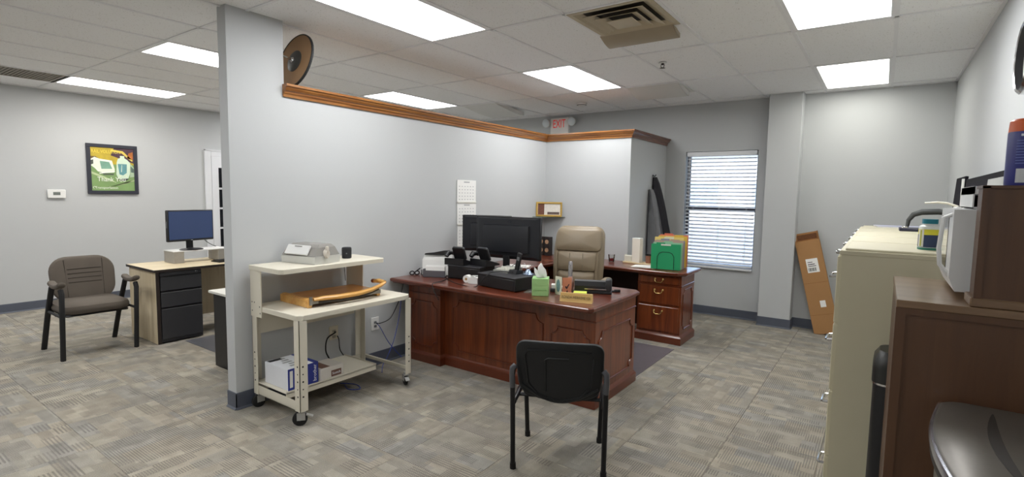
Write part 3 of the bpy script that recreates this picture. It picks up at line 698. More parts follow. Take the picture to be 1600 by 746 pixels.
G().tube([(1.05, .172, .632), (1.442, .172, .632), (1.442, .90, .632)], .006, 6).done('drawer_line', CHERRYD, ped2)
G().tube([(1.36, .172, .632), (1.06, .172, .632)], .008, 6).done('bead', CHERRYD, ped2)
G().tube([(-.46, .187, .632), (-.08, .187, .632)], .006, 6).done('bead', CHERRYD, ped)
notched(.225, .845, .15, .545, .06, lambda u, v: (DX1+.002, u, v), r=.008).done('panel_molding', CHERRYD, ped2)
# drawers on the user's side (back of the desk)
for x0, x1, pp in ((DX0, -.075, ped), (1.03, DX1, ped2)):
    for z0, z1 in ((.62, .71), (.42, .60), (.12, .40)):
        G().box(x0+.02, x1-.02, DYB-.002, DYB+.015, z0, z1, bev=.004).done('drawer', CHERRYV, pp, smooth=False)
# bridge along the partition wall
br = thing('desk_bridge', 'cherry wood bridge top joining the desk and the credenza along the partition', 'desk', (-.24, 1.5, 0))
table_top([(-.535, .935), (.04, .935), (.04, 2.075), (-.535, 2.075)], .722, .765, 'desk_top', CHERRY, br)
G().box(-.53, -.51, .95, 2.06, .2, .722).done('modesty_panel', CHERRYV, br, smooth=False)
for yy in (1.02, 1.98): G().box(-.51, -.08, yy, yy+.03, .001, .722).done('end_panel', CHERRYV, br, smooth=False)

# credenza
cr = thing('credenza', 'cherry wood credenza with brass pulls below the window', 'credenza', (.48, 2.36, 0))
CRY0, CRY1 = 2.18, 2.62
table_top([(-.53, 2.09), (1.40, 2.09), (1.475, 2.165), (1.475, 2.645), (-.53, 2.645)], .722, .765, 'credenza_top', CHERRY, cr)
cp = G().box(.95, 1.415, CRY0, CRY1, .09, .724).done('pedestal', CHERRYV, cr, smooth=False)
plinth(.95, 1.415, CRY0, CRY1, cp, h=.10, o=.02)
cp2 = G().box(-.51, -.06, CRY0, CRY1, .09, .724).done('pedestal', CHERRYV, cr, smooth=False); plinth(-.51, -.06, CRY0, CRY1, cp2)
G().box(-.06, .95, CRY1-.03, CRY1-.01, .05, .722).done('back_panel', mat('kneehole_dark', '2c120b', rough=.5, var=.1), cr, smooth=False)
def pull(cx, cy, cz, parent, wd=.085):
    g = G()
    for s_ in (-1, 1):
        g.lathe([(.001, 0), (.011, 0), (.011, .004), (.005, .007), (.006, .018), (.001, .02)], n=10, M=Matrix.Translation((cx+s_*wd/2, cy, cz)) @ Matrix.Rotation(PI/2, 4, 'X'))
    g.tube([(cx-wd/2, cy-.017, cz), (cx-wd/2+.004, cy-.022, cz-.02), (cx-wd/4, cy-.024, cz-.032), (cx, cy-.024, cz-.03), (cx+wd/4, cy-.024, cz-.032), (cx+wd/2-.004, cy-.022, cz-.02), (cx+wd/2, cy-.017, cz)], .0042, 6)
    return g.done('handle', BRASS, parent)
for z0, z1, hz in ((.625, .70, .672), (.408, .598, .555), (.118, .385, .335)):
    d = G().box(.968, 1.398, CRY0-.016, CRY0+.002, z0, z1, bev=.005).done('drawer', CHERRYV, cr, smooth=False)
    pull(1.185, CRY0-.016, hz, d)
G().tube([(.95, CRY0-.003, .611), (1.417, CRY0-.003, .611), (1.417, CRY1, .611)], .007, 6).done('bead', CHERRYD, cp)
notched(2.245, 2.56, .15, .565, .045, lambda u, v: (1.417, u, v), r=.007).done('panel_molding', CHERRYD, cp)

# chair mat
tag(G().box(.12, 1.425, 1.0, 2.0, .0005, .004, bev=.001).done('chair_mat', mat('mat_plastic', '5f5a60', rough=.35, var=.12, vscale=20), loc=(.77, 1.5, 0), smooth=False), 'dark translucent plastic chair mat between desk and credenza', 'floor mat')

# ================================================================== tan executive chair
ch = thing('executive_chair', 'tan leather high back executive chair behind the cherry desk', 'office chair', (.54, 1.46, 0), math.radians(14))
LTH = mat('tan_leather', '8e7f69', rough=.42, spec=.5, bump=.25, bscale=90, var=.08, vscale=6)
M = LM(ch)
def back_warp(x, y, z):
    f = max(0, (z+.36)/.72)
    return (x*(1-.10*abs(f-.55)), y+.10*x*x*4+.10*(f**1.5)-.03*math.sin(f*PI), z)
BM = M @ Matrix.Translation((0, .20, .84))
bk = G().pad(.54, .74, .085, .10, BM, e=.03, bulge=.01, warp=back_warp).done('backrest', LTH, ch)
def seg_pad(wd, ht, cz, t_, yo):
    g = G(); g.pad(wd, ht, t_, .05, BM, e=.028, bulge=.014, n=5, warp=lambda x, y, z: (lambda q: (q[0], q[1]+yo, q[2]))(back_warp(x, y, z+cz))); return g
seg_pad(.50, .235, .235, .07, -.045).done('headrest_cushion', LTH, bk)
seg_pad(.44, .20, .015, .07, -.045).done('lumbar_cushion', LTH, bk)
seg_pad(.42, .17, -.175, .07, -.050).done('lower_cushion', LTH, bk)
for s_ in (-1, 1):
    G().tube([tuple(BM @ Vector(back_warp(s_*.215+0, -.085, z))) for z in (-.25, -.15, -.05, .05, .11)], .012, 6).done('side_bolster', LTH, bk)
g = G()
for xx in (-.07, .07):
    g.tube([tuple(BM @ Vector(back_warp(xx, -.083-.007, z))) for z in (-.08, -.02, .04, .10)], .0025, 5)
g.done('seam', mat('seam_dark', '6b5d4a', rough=.6, var=.05), bk)
G().pad(.54, .54, .13, .12, M @ Matrix.Translation((0, -.08, .47)) @ Matrix.Rotation(PI/2, 4, 'X'), e=.04, bulge=.015).done('seat', LTH, ch)
for s_ in (-1, 1):
    g = G(); g.tube(xf(M, [(s_*.30, .12, .42), (s_*.345, .13, .56), (s_*.345, .08, .665), (s_*.345, -.16, .68), (s_*.345, -.25, .62), (s_*.32, -.20, .46), (s_*.26, -.1, .41)]), .019, 8, flat=.7)
    o = g.done('armrest', mat('tan_plastic_arm', 'b3a78f', rough=.4, var=.05), ch)
    G().pad(.085, .30, .04, .04, M @ Matrix.Translation((s_*.345, -.05, .70)) @ Matrix.Rotation(PI/2, 4, 'X'), e=.015).done('arm_pad', LTH, o)
G().cyl(M @ Vector((0, -.05, .10)), M @ Vector((0, -.05, .42)), .028).done('gas_post', BLACK, ch)
for k in range(5):
    a = 2*PI*k/5+.3; e_ = Vector((.30*math.cos(a), -.05+.30*math.sin(a), .085))
    l = G().tube([M @ Vector((0, -.05, .12)), M @ e_], [.028, .018], 8, flat=.8).done('leg', BLACK, ch)
    G().cyl(M @ (e_+Vector((0, -.012, -.05))), M @ (e_+Vector((0, .012, -.05))), .0305, n=14).cyl(M @ (e_+Vector((0, 0, -.03))), M @ e_, .008).done('caster', RUBBER, l)

# ================================================================== things on the desk
ZT = .765
# large monitor from behind
def monitor(name, label, cat, base, rz, wd, ht, zc, stand=True, inner=True):
    t = thing(name, label, cat, base, rz); M = LM(t)
    G().box(-wd/2, wd/2, -.012, .018, zc-ht/2, zc+ht/2, bev=.006, M=M).done('bezel', BLACK, t)
    scr = G().box(-wd/2+.014, wd/2-.014, .0175, .0195, zc-ht/2+.016, zc+ht/2-.014, M=M).done('screen', mat('screen_glass', '20252f', rough=.14, spec=.6, var=.1), t, smooth=False)
    g = G(); o = .012
    R = lambda ix, iz0, iz1, y: [(-wd/2+ix, y, zc-ht/2+iz0), (wd/2-ix, y, zc-ht/2+iz0), (wd/2-ix, y, zc+ht/2-iz1), (-wd/2+ix, y, zc+ht/2-iz1)]
    rr = [R(o, o, o, -.011), R(.05, .03, .02, -.03), R(.10, .06, .075, -.034), R(.108, .066, .083, -.055), R(.115, .075, .09, -.058)]
    g.loft([[tuple(M @ Vector(p)) for p in r] for r in rr]); bs = g.done('back_shell', mat('monitor_back', '1c1d22', rough=.38, var=.1), t)
    if inner:
        G().lathe([(.001, 0), (.016, 0), (.016, .002), (.012, .002)], n=16, M=M @ Matrix.Translation((wd*.05, -.0335, zc+ht/2-.045)) @ Matrix.Rotation(PI/2, 4, 'X')).done('logo_disc', mat('logo_grey', '2c2d33', rough=.25, var=.05), bs)
    if stand:
        G().box(-.035, .035, -.03, -.012, .01, zc-ht/2+.03, bev=.004, M=M).done('stand_neck', BLACK, t)
        G().box(-.12, .12, -.07, .10, .0, .012, bev=.005, M=M).done('stand_base', BLACK, t)
    return t
monitor('computer_monitor', 'large black monitor seen from behind in the middle of the cherry desk', 'monitor', (.20, .81, ZT), math.radians(4), .71, .395, .362)
monitor('computer_monitor', 'black monitor turned sideways behind the larger one beside the wall calendar', 'monitor', (-.24, 1.05, ZT), math.radians(22), .52, .37, .365)

# envelope organiser, letter holder, scissors, stapler on top
def rot_thing(name, label, cat, loc, deg, group=None): return thing(name, label, cat, loc, math.radians(deg), group)
t = rot_thing('envelope_stack', 'upright stack of white envelopes in a rack at the wall end of the desk', 'envelopes', (-.32, .40, ZT), 28); M = LM(t)
for k in range(5):
    G().box(-.135, .135, -.012+k*.02, -.008+k*.02, .004, .150+k*.010, M=M).done('envelope', PAPER, t, smooth=False)
G().box(-.14, .14, -.03, .10, 0, .006, bev=.002, M=M).box(-.14, -.136, -.03, .10, 0, .05, M=M).box(.136, .14, -.03, .10, 0, .05, M=M).done('rack', BLACK, t, smooth=False)
t = rot_thing('letter_holder', 'smoky grey plastic letter holder with white cards in front of the envelopes', 'letter holder', (-.265, .315, ZT), 28); M = LM(t)
SMOKE = mat('smoke_plastic', '57565c', rough=.2, spec=.6, var=.08)
G().box(-.105, .105, -.028, .03, 0, .012, bev=.003, M=M).box(-.105, .105, -.028, -.022, .01, .062, bev=.002, M=M).box(-.105, -.085, -.022, .02, .01, .075, bev=.002, M=M).done('tray', SMOKE, t, smooth=False)
for k in range(3): G().box(-.08, .098, -.016+k*.012, -.010+k*.012, .013, .098+.004*k, M=M).done('card', PAPER, t, smooth=False)
t = rot_thing('scissors', 'black handled scissors leaning beside the envelopes', 'scissors', (-.485, .27, ZT), 70); M = LM(t)
g = G()
for cx_, cz_ in ((-.02, .022), (.03, .020)):
    g.tube(xf(M, [(cx_+.022*math.cos(a), 0, cz_+.017*math.sin(a)) for a in [2*PI*k/12 for k in range(12)]]), .006, 6, closed=True)
g.tube(xf(M, [(.02, 0, .035), (.06, 0, .06)]), .006, 6); g.done('handle', BLACK, t)
G().tube(xf(M, [(.06, 0, .06), (.13, .01, .085)]), .005, 5, flat=.4).done('blade', CHROME, t)
t = rot_thing('stapler', 'long black stapler lying on top of the white envelopes', 'stapler', (-.33, .44, ZT+.192), 28); M = LM(t)
G().prism([(-.13, .0), (.10, .0), (.10, .042), (.05, .038), (-.05, .018), (-.13, .008)], 'Y', -.018, .018, M=M).done('body', BLACK, t, smooth=False)
G().box(-.135, .10, -.016, .016, -.004, .003, bev=.001, M=M).done('base', BLACKM, t, smooth=False)

# black storage boxes that carry phones
def black_box(label, c, deg, wd, dp, h):
    t = thing('desk_box', label, 'box', c, math.radians(deg)); M = LM(t)
    G().box(-wd/2, wd/2, -dp/2, dp/2, .004, h, bev=.004, M=M).done('body', BLACK, t)
    G().box(-wd/2-.004, wd/2+.004, -dp/2-.004, dp/2+.004, h-.003, h+.006, bev=.002, M=M).done('lid', mat('box_lid', '2a2a2e', rough=.5, var=.08), t)
    G().box(-wd/2+.015, wd/2-.015, -dp/2-.003, -dp/2+.003, .012, h-.012, bev=.002, M=M).done('drawer', BLACK, t)
    return t
black_box('black storage riser under the telephones', (0.02, .50, ZT), 8, .33, .28, .115)
black_box('wide black storage riser beside the green tissue box', (.555, .36, ZT), -8, .43, .34, .105)
def phone(label, c, deg, tilt=38):
    t = thing('desk_phone', label, 'telephone', c, math.radians(deg)); M = LM(t)
    # faces local +y, so the camera sees it from behind
    G().prism([(-.08, 0), (.10, 0), (.10, .016), (-.06, .06), (-.08, .06)], 'X', -.10, .10, M=M).done('base', BLACK, t, smooth=False)
    HM = M @ Matrix.Translation((.03, -.035, .105)) @ Matrix.Rotation(math.radians(24), 4, 'X')
    hd = G().pad(.125, .125, .02, .016, HM, e=.006, n=4).done('display_head', BLACK, t)
    G().pad(.13, .13, .008, .018, HM @ Matrix.Translation((0, .008, 0)), e=.003, n=4).done('grey_bezel', mat('phone_grey', '5d6064', rough=.4, var=.05), hd)
    G().box(-.05, .05, .0125, .014, -.03, .05, M=HM).done('display', mat('phone_lcd', '8d9aa0', rough=.2, var=.1), hd, smooth=False)
    G().box(-.02, .075, .045, .095, .017, .030, bev=.003, M=M).done('keypad', mat('key_grey', '8a8c90', rough=.5, var=.06), t, smooth=False)
    R_ = M @ Matrix.Translation((-.065, .0, .055)) @ Matrix.Rotation(math.radians(-14), 4, 'X')
    G().tube(xf(R_, [(0, -.105, .0), (0, -.09, .03), (0, -.03, .042), (0, .03, .042), (0, .09, .03), (0, .105, .0)]), [.02, .025, .016, .016, .025, .02], 10).done('handset', BLACK, t)
    return t
phone('black desk telephone with handset on the riser nearest the partition', (-.085, .44, ZT+.1215), 8)
phone('black desk telephone standing behind the first one near the calendar', (.125, .55, ZT+.1215), -6)
# calculator with keys and paper
t = rot_thing('adding_machine', 'grey adding machine with light keys on the wide black riser', 'calculator', (.47, .44, ZT+.1115), -8); M = LM(t)
G().prism([(-.09, 0), (.09, 0), (.09, .035), (-.09, .014)], 'X', -.085, .085, M=M).done('case', mat('grey_case', '8a8a84', rough=.5, var=.05), t, smooth=False)
for r in range(4):
    for c in range(5):
        yy = -.072+r*.026; G().box(-.07+c*.029, -.048+c*.029, yy, yy+.018, .014+(yy+.09)*.117, .024+(yy+.09)*.117, bev=.002, M=M).done('key', mat('key_light', 'c9c7bd', rough=.5, var=.04), t, smooth=False)
# cordless handset standing in a cradle, antenna wire
t = rot_thing('cordless_handset', 'slim black cordless handset leaning upright in its cradle on the riser', 'telephone', (.595, .38, ZT+.1115), -5); M = LM(t)
G().prism([(-.05, 0), (.05, 0), (.045, .025), (-.03, .035)], 'X', -.04, .04, M=M).done('cradle', BLACK, t, smooth=False)
G().box(-.022, .022, -.011, .011, -.01, .155, bev=.006, M=M @ Matrix.Translation((.01, .0, .025)) @ Matrix.Rotation(math.radians(14), 4, 'Y')).done('handset', BLACK, t)
G().box(-.012, .012, -.0125, -.011, .09, .12, M=M @ Matrix.Translation((.01, .0, .025)) @ Matrix.Rotation(math.radians(14), 4, 'Y')).done('grille', mat('grey_plastic', '77787a', rough=.5, var=.05), t, smooth=False)
# magnetic clip dome
t = rot_thing('paper_clip_holder', 'silver blue magnetic paper clip dish bristling with clips on the riser', 'clip holder', (.705, .40, ZT+.1115), 0); M = LM(t)
G().lathe([(.045, 0), (.048, .006), (.03, .012), (.022, .03), (.012, .042), (.001, .045)], n=20, M=M).done('dome', mat('blue_steel', '9fb0c8', rough=.25, metal=.7, var=.06), t)
for k in range(7):
    a = k*.9; G().tube(xf(M, [(.012*math.cos(a), .012*math.sin(a), .04), (.03*math.cos(a), .03*math.sin(a), .06+.008*(k % 3)), (.055*math.cos(a), .045*math.sin(a), .062+.01*(k % 4))]), .0012, 4).done('paper_clip', CHROME, t)
# label printer with roll
t = rot_thing('label_printer', 'small white label printer with a round paper roll in front of the black riser', 'label printer', (.225, .30, ZT), 10); M = LM(t)
G().prism([(-.045, 0), (.045, 0), (.045, .05), (.01, .062), (-.045, .045)], 'Y', -.04, .045, M=M).done('body', WHITE, t, smooth=False)
rl = G().tube(xf(M, [(-.07, -.03, .034), (-.07, .02, .034)]), .033, 20).done('paper_roll', PAPER, t)
G().tube(xf(M, [(-.07, -.0312, .034), (-.07, .0212, .034)]), .012, 12).done('core', mat('cardboard', 'a4824f', rough=.8, var=.08), rl)
G().box(-.03, .03, -.02, .03, .056, .064, bev=.002, M=M @ Matrix.Rotation(-.05, 4, 'Y')).done('cover', mat('grey_cover', 'b9bbb7', rough=.5, var=.04), t, smooth=False)
# steel ruler / tray peeking from under the riser
tag(G().box(-.03, .03, -.09, .09, 0, .006, M=Matrix.Translation((.80, .30, ZT)) @ Matrix.Rotation(math.radians(18), 4, 'Z')).done('metal_tray', STEEL, loc=(.80, .30, ZT), smooth=False), 'flat grey metal tray between the black riser and the tissue box', 'tray')
# tissue box
t = rot_thing('tissue_box', 'light green cube tissue box with white tissue sticking out', 'tissue box', (.94, .225, ZT), 29); M = LM(t)
GRN = mat('mint_card', '9dc985', rough=.6, var=.04)
G().box(-.063, .063, -.063, .063, 0, .135, bev=.003, M=M).done('carton', GRN, t)
G().box(-.05, .05, -.0645, -.063, .045, .05, M=M).done('printed_line', mat('mint_dark', '86b56f', rough=.6, var=.03), t, smooth=False)
G().lathe([(.001, .1352), (.034, .1352), (.034, .1362), (.001, .1362)], n=20, M=M).done('opening', mat('opening_dark', '5f7355', rough=.8, var=.05), t)
g = G(); n = 16
rings = []
for k, (r, z) in enumerate(((.030, .132), (.034, .16), (.030, .19), (.018, .22), (.006, .243))):
    rings.append([tuple(M @ Vector((r*(1+.28*math.sin(3*2*PI*i/n+k*.7))*math.cos(2*PI*i/n)+(.012*(k-2) if k < 4 else .0)*-.5, .5*r*(1+.3*math.cos(2*2*PI*i/n+k))*math.sin(2*PI*i/n), z+.012*math.sin(2*PI*i/n*2+k)*(.3 if k else 0)))) for i in range(n)])
g.loft(rings).done('tissue', PAPER, t, ang=80)
g = G(); g.loft([[tuple(M @ Vector(p)) for p in r] for r in ([(-.03, -.01, .134), (-.005, -.012, .134), (-.005, .012, .134), (-.03, .012, .134)], [(-.05, -.006, .175), (-.02, -.008, .18), (-.02, .006, .18), (-.05, .006, .175)], [(-.052, -.002, .215), (-.038, -.003, .2), (-.038, .003, .2), (-.052, .002, .215)])]).done('tissue_fold', PAPER, t)
# black desk tray with small white boxes
t = rot_thing('desk_tray', 'small black desk tray holding white cards behind the tissue box', 'tray', (.985, .43, ZT), 29); M = LM(t)
G().box(-.07, .07, -.045, .045, 0, .03, bev=.004, M=M).done('tray', BLACK, t)
for k, (x0, x1, h) in enumerate(((-.06, .015, .06), (.02, .06, .045))):
    G().box(x0, x1, -.035, .03, .03, h, bev=.003, M=M).done('card_box', WHITE, t, smooth=False)
# folded photo card
t = rot_thing('photo_card', 'folded card with a blue portrait oval and an orange picture beside the name plate', 'card', (1.075, .335, ZT), 24); M = LM(t)
A = M @ Matrix.Translation((-.035, 0, 0)) @ Matrix.Rotation(math.radians(-38), 4, 'Z'); B_ = M @ Matrix.Translation((.03, .0, 0)) @ Matrix.Rotation(math.radians(20), 4, 'Z')
p1 = G().box(-.034, .034, -.002, .002, 0, .14, M=A).done('panel', mat('card_ivory', 'd9d6c6', rough=.6, var=.06), t, smooth=False)
G().lathe([(.001, 0), (.026, 0), (.026, .001), (.001, .001)], n=20, M=A @ Matrix.Translation((0, -.002, .07)) @ Matrix.Rotation(PI/2, 4, 'X') @ Matrix.Diagonal((.8, 1.9, 1, 1))).done('portrait', mat('portrait_blue', '6f8f92', rough=.6, var=.5, vscale=60), p1, smooth=False)
p2 = G().box(-.036, .036, -.002, .002, 0, .135, M=B_).done('panel', mat('card_orange', 'd08a68', rough=.6, var=.12, vscale=30), t, smooth=False)
G().prism([(-.012, .055), (.0, .045), (.02, .085), (.012, .085), (.0, .065), (-.015, .07)], 'Y', -.0032, -.002, M=B_).prism([(-.006, .02), (.008, .02), (.003, .042)], 'Y', -.0032, -.002, M=B_).done('figure', mat('figure_dark', '33262c', rough=.6, var=.2), p2, smooth=False)
# clear tall bottle
t = rot_thing('glass_figurine', 'tall clear glass ornament with pinkish base behind the photo card', 'ornament', (1.035, .52, ZT), 0); M = LM(t)
G().lathe([(.022, 0), (.030, .03), (.032, .07), (.022, .10), (.015, .12)], n=18, M=M).done('body', mat('pink_glass', 'd9b3a8', rough=.15, spec=.7, var=.1, trans=.35), t)
G().lathe([(.016, .12), (.017, .15), (.016, .235), (.013, .24)], n=14, M=M).done('neck', mat('clear_plastic', 'dfe2ea', rough=.1, trans=.75, var=.02), t)
# hole punch
t = rot_thing('hole_punch', 'wide black three hole punch on the right end of the desk', 'hole punch', (1.215, .56, ZT), 24); M = LM(t)
G().box(-.15, .15, -.05, .05, 0, .022, bev=.004, M=M).done('base', BLACK, t)
G().prism([(-.045, .022), (.045, .022), (.04, .075), (.02, .10), (-.03, .095), (-.045, .06)], 'X', -.14, .11, M=M).done('body', BLACK, t, smooth=False)
G().box(.1, .15, -.055, .05, .02, .118, bev=.016, M=M, seg=2).done('lever', mat('dark_grey', '2f3033', rough=.5, var=.08), t)
G().box(-.06, .11, -.053, -.045, .035, .041, M=M).done('guide_bar', CHROME, t, smooth=False)
tag(G().box(-.05, .05, -.012, .012, .0, .012, bev=.003, M=Matrix.Translation((1.32, .69, ZT)) @ Matrix.Rotation(math.radians(40), 4, 'Z')).box(.02, .07, -.009, .009, .0, .02, bev=.003, M=Matrix.Translation((1.32, .69, ZT)) @ Matrix.Rotation(math.radians(40), 4, 'Z')).done('staple_remover', BLACK, loc=(1.32, .69, ZT), smooth=False), 'flat black staple remover lying beyond the hole punch', 'staple remover')
# sticky notes
t = rot_thing('sticky_notes', 'pad of yellow green sticky notes in front of the hole punch', 'sticky notes', (1.175, .43, ZT), 24); M = LM(t)
G().box(-.05, .05, -.04, .04, 0, .02, M=M).done('pad', mat('lime_paper', 'd3e34a', rough=.7, var=.03), t, smooth=False)
G().box(-.05, .05, -.04, .04, .0201, .0206, M=M @ Matrix.Translation((0, 0, .0)) @ Matrix.Rotation(.03, 4, 'Z')).done('top_sheet', mat('lime_light', 'dff060', rough=.7, var=.02), t, smooth=False)
# name plate
t = rot_thing('name_plate', 'light wooden desk name plate with engraved capital letters', 'name plate', (1.285, .165, ZT), 15); M = LM(t)
G().prism([(-.026, 0), (.026, 0), (.012, .062), (-.004, .062)], 'X', -.118, .118, M=M).done('block', wood('maple', 'b9934f', 'd8b878', 'X', rough=.5, coat=.1), t, smooth=False)
text('RONDA MERKEMEYER', .030, M @ frame_M((0, -.0163, .032), (1, 0, 0), (0, .334, .943)), mat('engraved', '6b5a35', rough=.8, var=.05), t, sx=.72, ext=.0004)
# cords on the desk
cord('desk_cable', 'black cable drooping over the front edge of the desk', [(-.12, .36, ZT+.006), (-.05, .20, ZT+.006), (-.02, .06, ZT+.006), (.0, .010, ZT+.002), (.03, .004, .71), (.075, .012, .64)], .0035, CORD)
cord('desk_cable', 'black phone cable running along the desk front to the riser', [(-.16, .34, ZT+.005), (.05, .20, ZT+.005), (.22, .14, ZT+.005), (.36, .15, ZT+.005), (.47, .20, ZT+.125), (.60, .34, ZT+.13)], .0035, CORD)
cord('desk_cable', 'black cable arching from the handset cradle to the monitor', [(.62, .42, ZT+.12), (.55, .50, ZT+.18), (.42, .58, ZT+.14), (.25, .60, ZT+.02)], .003, CORD)
tag(G().box(-.14, .14, -.10, .10, 0, .004, M=Matrix.Translation((-.12, 1.42, ZT)) @ Matrix.Rotation(.35, 4, 'Z')).done('paper_sheet', PAPER, loc=(-.12, 1.42, ZT), smooth=False), 'white sheet of paper on the bridge top behind the monitors', 'paper')

# ================================================================== things on the credenza
t = thing('drinking_glass', 'small clear glass with red drink on the credenza', 'glass', (.50, 2.47, ZT))
G().lathe([(.026, 0), (.030, .004), (.040, .085), (.038, .085), (.028, .008), (.001, .008)], (.50, 2.47, ZT), 20).done('tumbler', thin_glass('tumbler_glass', (.94, .95, .95), .08), t)
G().lathe([(.027, .009), (.032, .042), (.001, .042)], (.50, 2.47, ZT), 20).done('drink', mat('red_drink', 'b3202c', rough=.15, var=.05), t)
t = thing('wooden_tray', 'pale wooden desk tray with small items at the wall corner of the credenza', 'tray', (.83, 2.53, ZT), math.radians(-6)); M = LM(t)
OAKP = wood('pale_wood', 'cbb48b', 'e2cfa8', 'X', rough=.5, coat=.1)
G().box(-.19, .19, -.07, .07, 0, .018, bev=.003, M=M).done('base', OAKP, t, smooth=False)
G().box(.178, .192, -.07, .07, .018, .12, bev=.003, M=M).done('end_board', mat('pale_board', 'dcd8b8', rough=.5, var=.04), t, smooth=False)
t = thing('white_box', 'tall narrow white cardboard box standing on the pale wooden tray', 'box', (.80, 2.50, ZT+.018), math.radians(-14)); M = LM(t)
G().box(-.052, .052, -.03, .03, 0, .275, bev=.002, M=M).done('carton', mat('cream_card', 'e6dfd2', rough=.6, var=.02), t, smooth=False)
G().box(-.0525, .0525, -.0305, .0305, .268, .276, bev=.002, M=M).done('lid_flap', PAPER, t, smooth=False)
tag(G().box(.655, .735, 2.50, 2.575, ZT+.018, ZT+.085, bev=.004).box(.645, .655, 2.50, 2.56, ZT+.018, ZT+.095).done('tape_dispenser', mat('offwhite_block', 'd6d2c4', rough=.5, var=.05), loc=(.69, 2.54, ZT+.018), smooth=False), 'small off-white holder on the wooden tray beside the tall white box', 'holder')
t = thing('pencil_cup', 'reddish brown cup with dark rim on the wooden tray', 'cup', (.935, 2.50, ZT+.018))
G().lathe([(.03, 0), (.033, .09), (.030, .09), (.027, .01), (.001, .01)], (.935, 2.50, ZT+.018), 16).done('cup', mat('terracotta', '8f5d48', rough=.6, var=.1), t)
G().ring([(.0335, .085), (.035, .09), (.035, .10), (.030, .10)], (.935, 2.50, ZT+.018), 16).done('rim', BLACK, t)
# step file sorter with folders
t = thing('file_sorter', 'black wire file sorter holding coloured folders on the credenza', 'file sorter', (1.2, 2.36, ZT), math.radians(10)); M = LM(t)
WIRE = mat('black_wire', '141417', rough=.4, var=.05)
for k in range(6):
    y = -.15+k*.055; h = .19+k*.018; wd = .085
    G().tube(xf(M, [(-wd, y, .004), (-wd, y, h-.05), (-wd+.02, y, h-.015), (-wd+.05, y, h), (wd-.05, y, h), (wd-.02, y, h-.015), (wd, y, h-.05), (wd, y, .004)]), .0028, 6).done('wire_divider', WIRE, t)
g = G()
for s_ in (-1, 1): g.tube(xf(M, [(s_*.085, -.17, .004), (s_*.085, .15, .004)]), .003, 6)
g.done('wire_base', WIRE, t)
cols = [('1f9a63', 'bright green file folder at the front of the wire sorter', .255, 0),
        ('8fc4a0', 'pale green file folder behind the bright green one in the sorter', .268, .01), ('b59b8c', 'brownish file folder in the middle of the wire sorter', .285, .012),
        ('8a8fa0', 'grey blue file folder in the middle of the wire sorter', .285, .02), ('e0cc7a', 'cream file folder with a tab toward the back of the sorter', .315, .0),
        ('d8b64a', 'yellow file folder near the back of the sorter', .325, .03), ('d9795e', 'orange red file folder at the very back of the sorter', .335, .035)]
for k, (c, lab, h, xo) in enumerate(cols):
    y = -.142+k*.0475; f = thing('file_folder', lab, 'folder', tuple(M @ Vector((xo, y, .006))), math.radians(10)); FM = LM(f)
    me_ = mat('folder_'+c, c, rough=.65, var=.04)
    G().box(-.15, .15, -.006, -.0045, 0, h, M=FM).done('front_leaf', me_, f, smooth=False)
    G().box(-.15, .15, .0045, .006, 0, h+.012, M=FM).box(-.04+.06*(k % 3-1), .05+.06*(k % 3-1), .0045, .006, h+.011, h+.026, M=FM).done('back_leaf', me_, f, smooth=False)
    G().box(-.145, .145, -.003, .003, .003, h-.008, M=FM).done('papers', PAPER, f, smooth=False)
    if k in (0, 4): G().box(-.05, .05, -.0085, -.006, h-.004, h+.012, M=FM).done('tab', mat('tab_white', 'dfe3d6', rough=.5, var=.03), f, smooth=False)
t = thing('paper_stack', 'loose white papers lying in front of the wire sorter on the credenza', 'papers', (.97, 2.33, ZT), math.radians(5)); M = LM(t)
for k in range(3): G().box(-.14+.02*k, .14+.02*k, -.10, .10, .0005+k*.0015, .0018+k*.0015, M=M @ Matrix.Rotation(.07*k, 4, 'Z')).done('sheet', PAPER, t, smooth=False)
# two dark patterned books / frames standing by the wall
for k, (xx, lab) in enumerate(((-.468, 'dark photo box with round pictures against the partition on the credenza'), (-.385, 'dark photo box with round pictures next to its twin on the credenza'))):
    t = thing('photo_box', lab, 'photo box', (xx, 2.50, ZT))
    b_ = G().box(xx-.037, xx+.037, 2.46, 2.54, ZT, ZT+.235, bev=.002).done('box', mat('espresso', '1d1412', rough=.5, var=.15), t, smooth=False)
    for q in range(2):
        G().lathe([(.001, 0), (.027, 0), (.027, .0015), (.001, .0015)], n=18, M=Matrix.Translation((xx, 2.46, ZT+.07+q*.105)) @ Matrix.Rotation(PI/2, 4, 'X')).done('picture_disc', mat('photo_tan', 'b08a6a', rough=.5, var=.45, vscale=60), b_, smooth=False)
# coat on a hook
t = thing('hanging_coat', 'dark grey coat hanging from a hook on the side wall by the window', 'coat', (SX+.02, 3.42, .95))
def cloth(cy, wt, wb, z0, z1, x0, dep, folds, ph, slant=.05):
    rings = []; n = 22
    for k in range(12):
        f = k/11; z = z1+(z0-z1)*f; wd = wt+(wb-wt)*f**.8; d = dep*(.22+.78*f**.7)
        rings.append([(x0+d*(.55+.45*math.sin(a))+d*.3*math.sin(folds*a+ph+f*1.3), cy+slant*f+wd/2*math.cos(a)+.012*math.sin(folds*a*.5+ph+2*f), z) for a in [2*PI*i/n for i in range(n)]])
    g = G(); g.loft(rings); return g
cloth(3.39, .05, .36, .90, 1.78, SX+.012, .17, 5, .4, .18).done('dark_side', mat('coat_dark', '2e2d33', rough=.8, bump=.3, bscale=120, var=.12), t, ang=70)
cloth(3.27, .07, .24, .775, 1.62, SX+.012, .17, 6, 2.0, .04).done('lining', mat('coat_grey', '75767a', rough=.55, var=.15, vscale=12), t, ang=70)
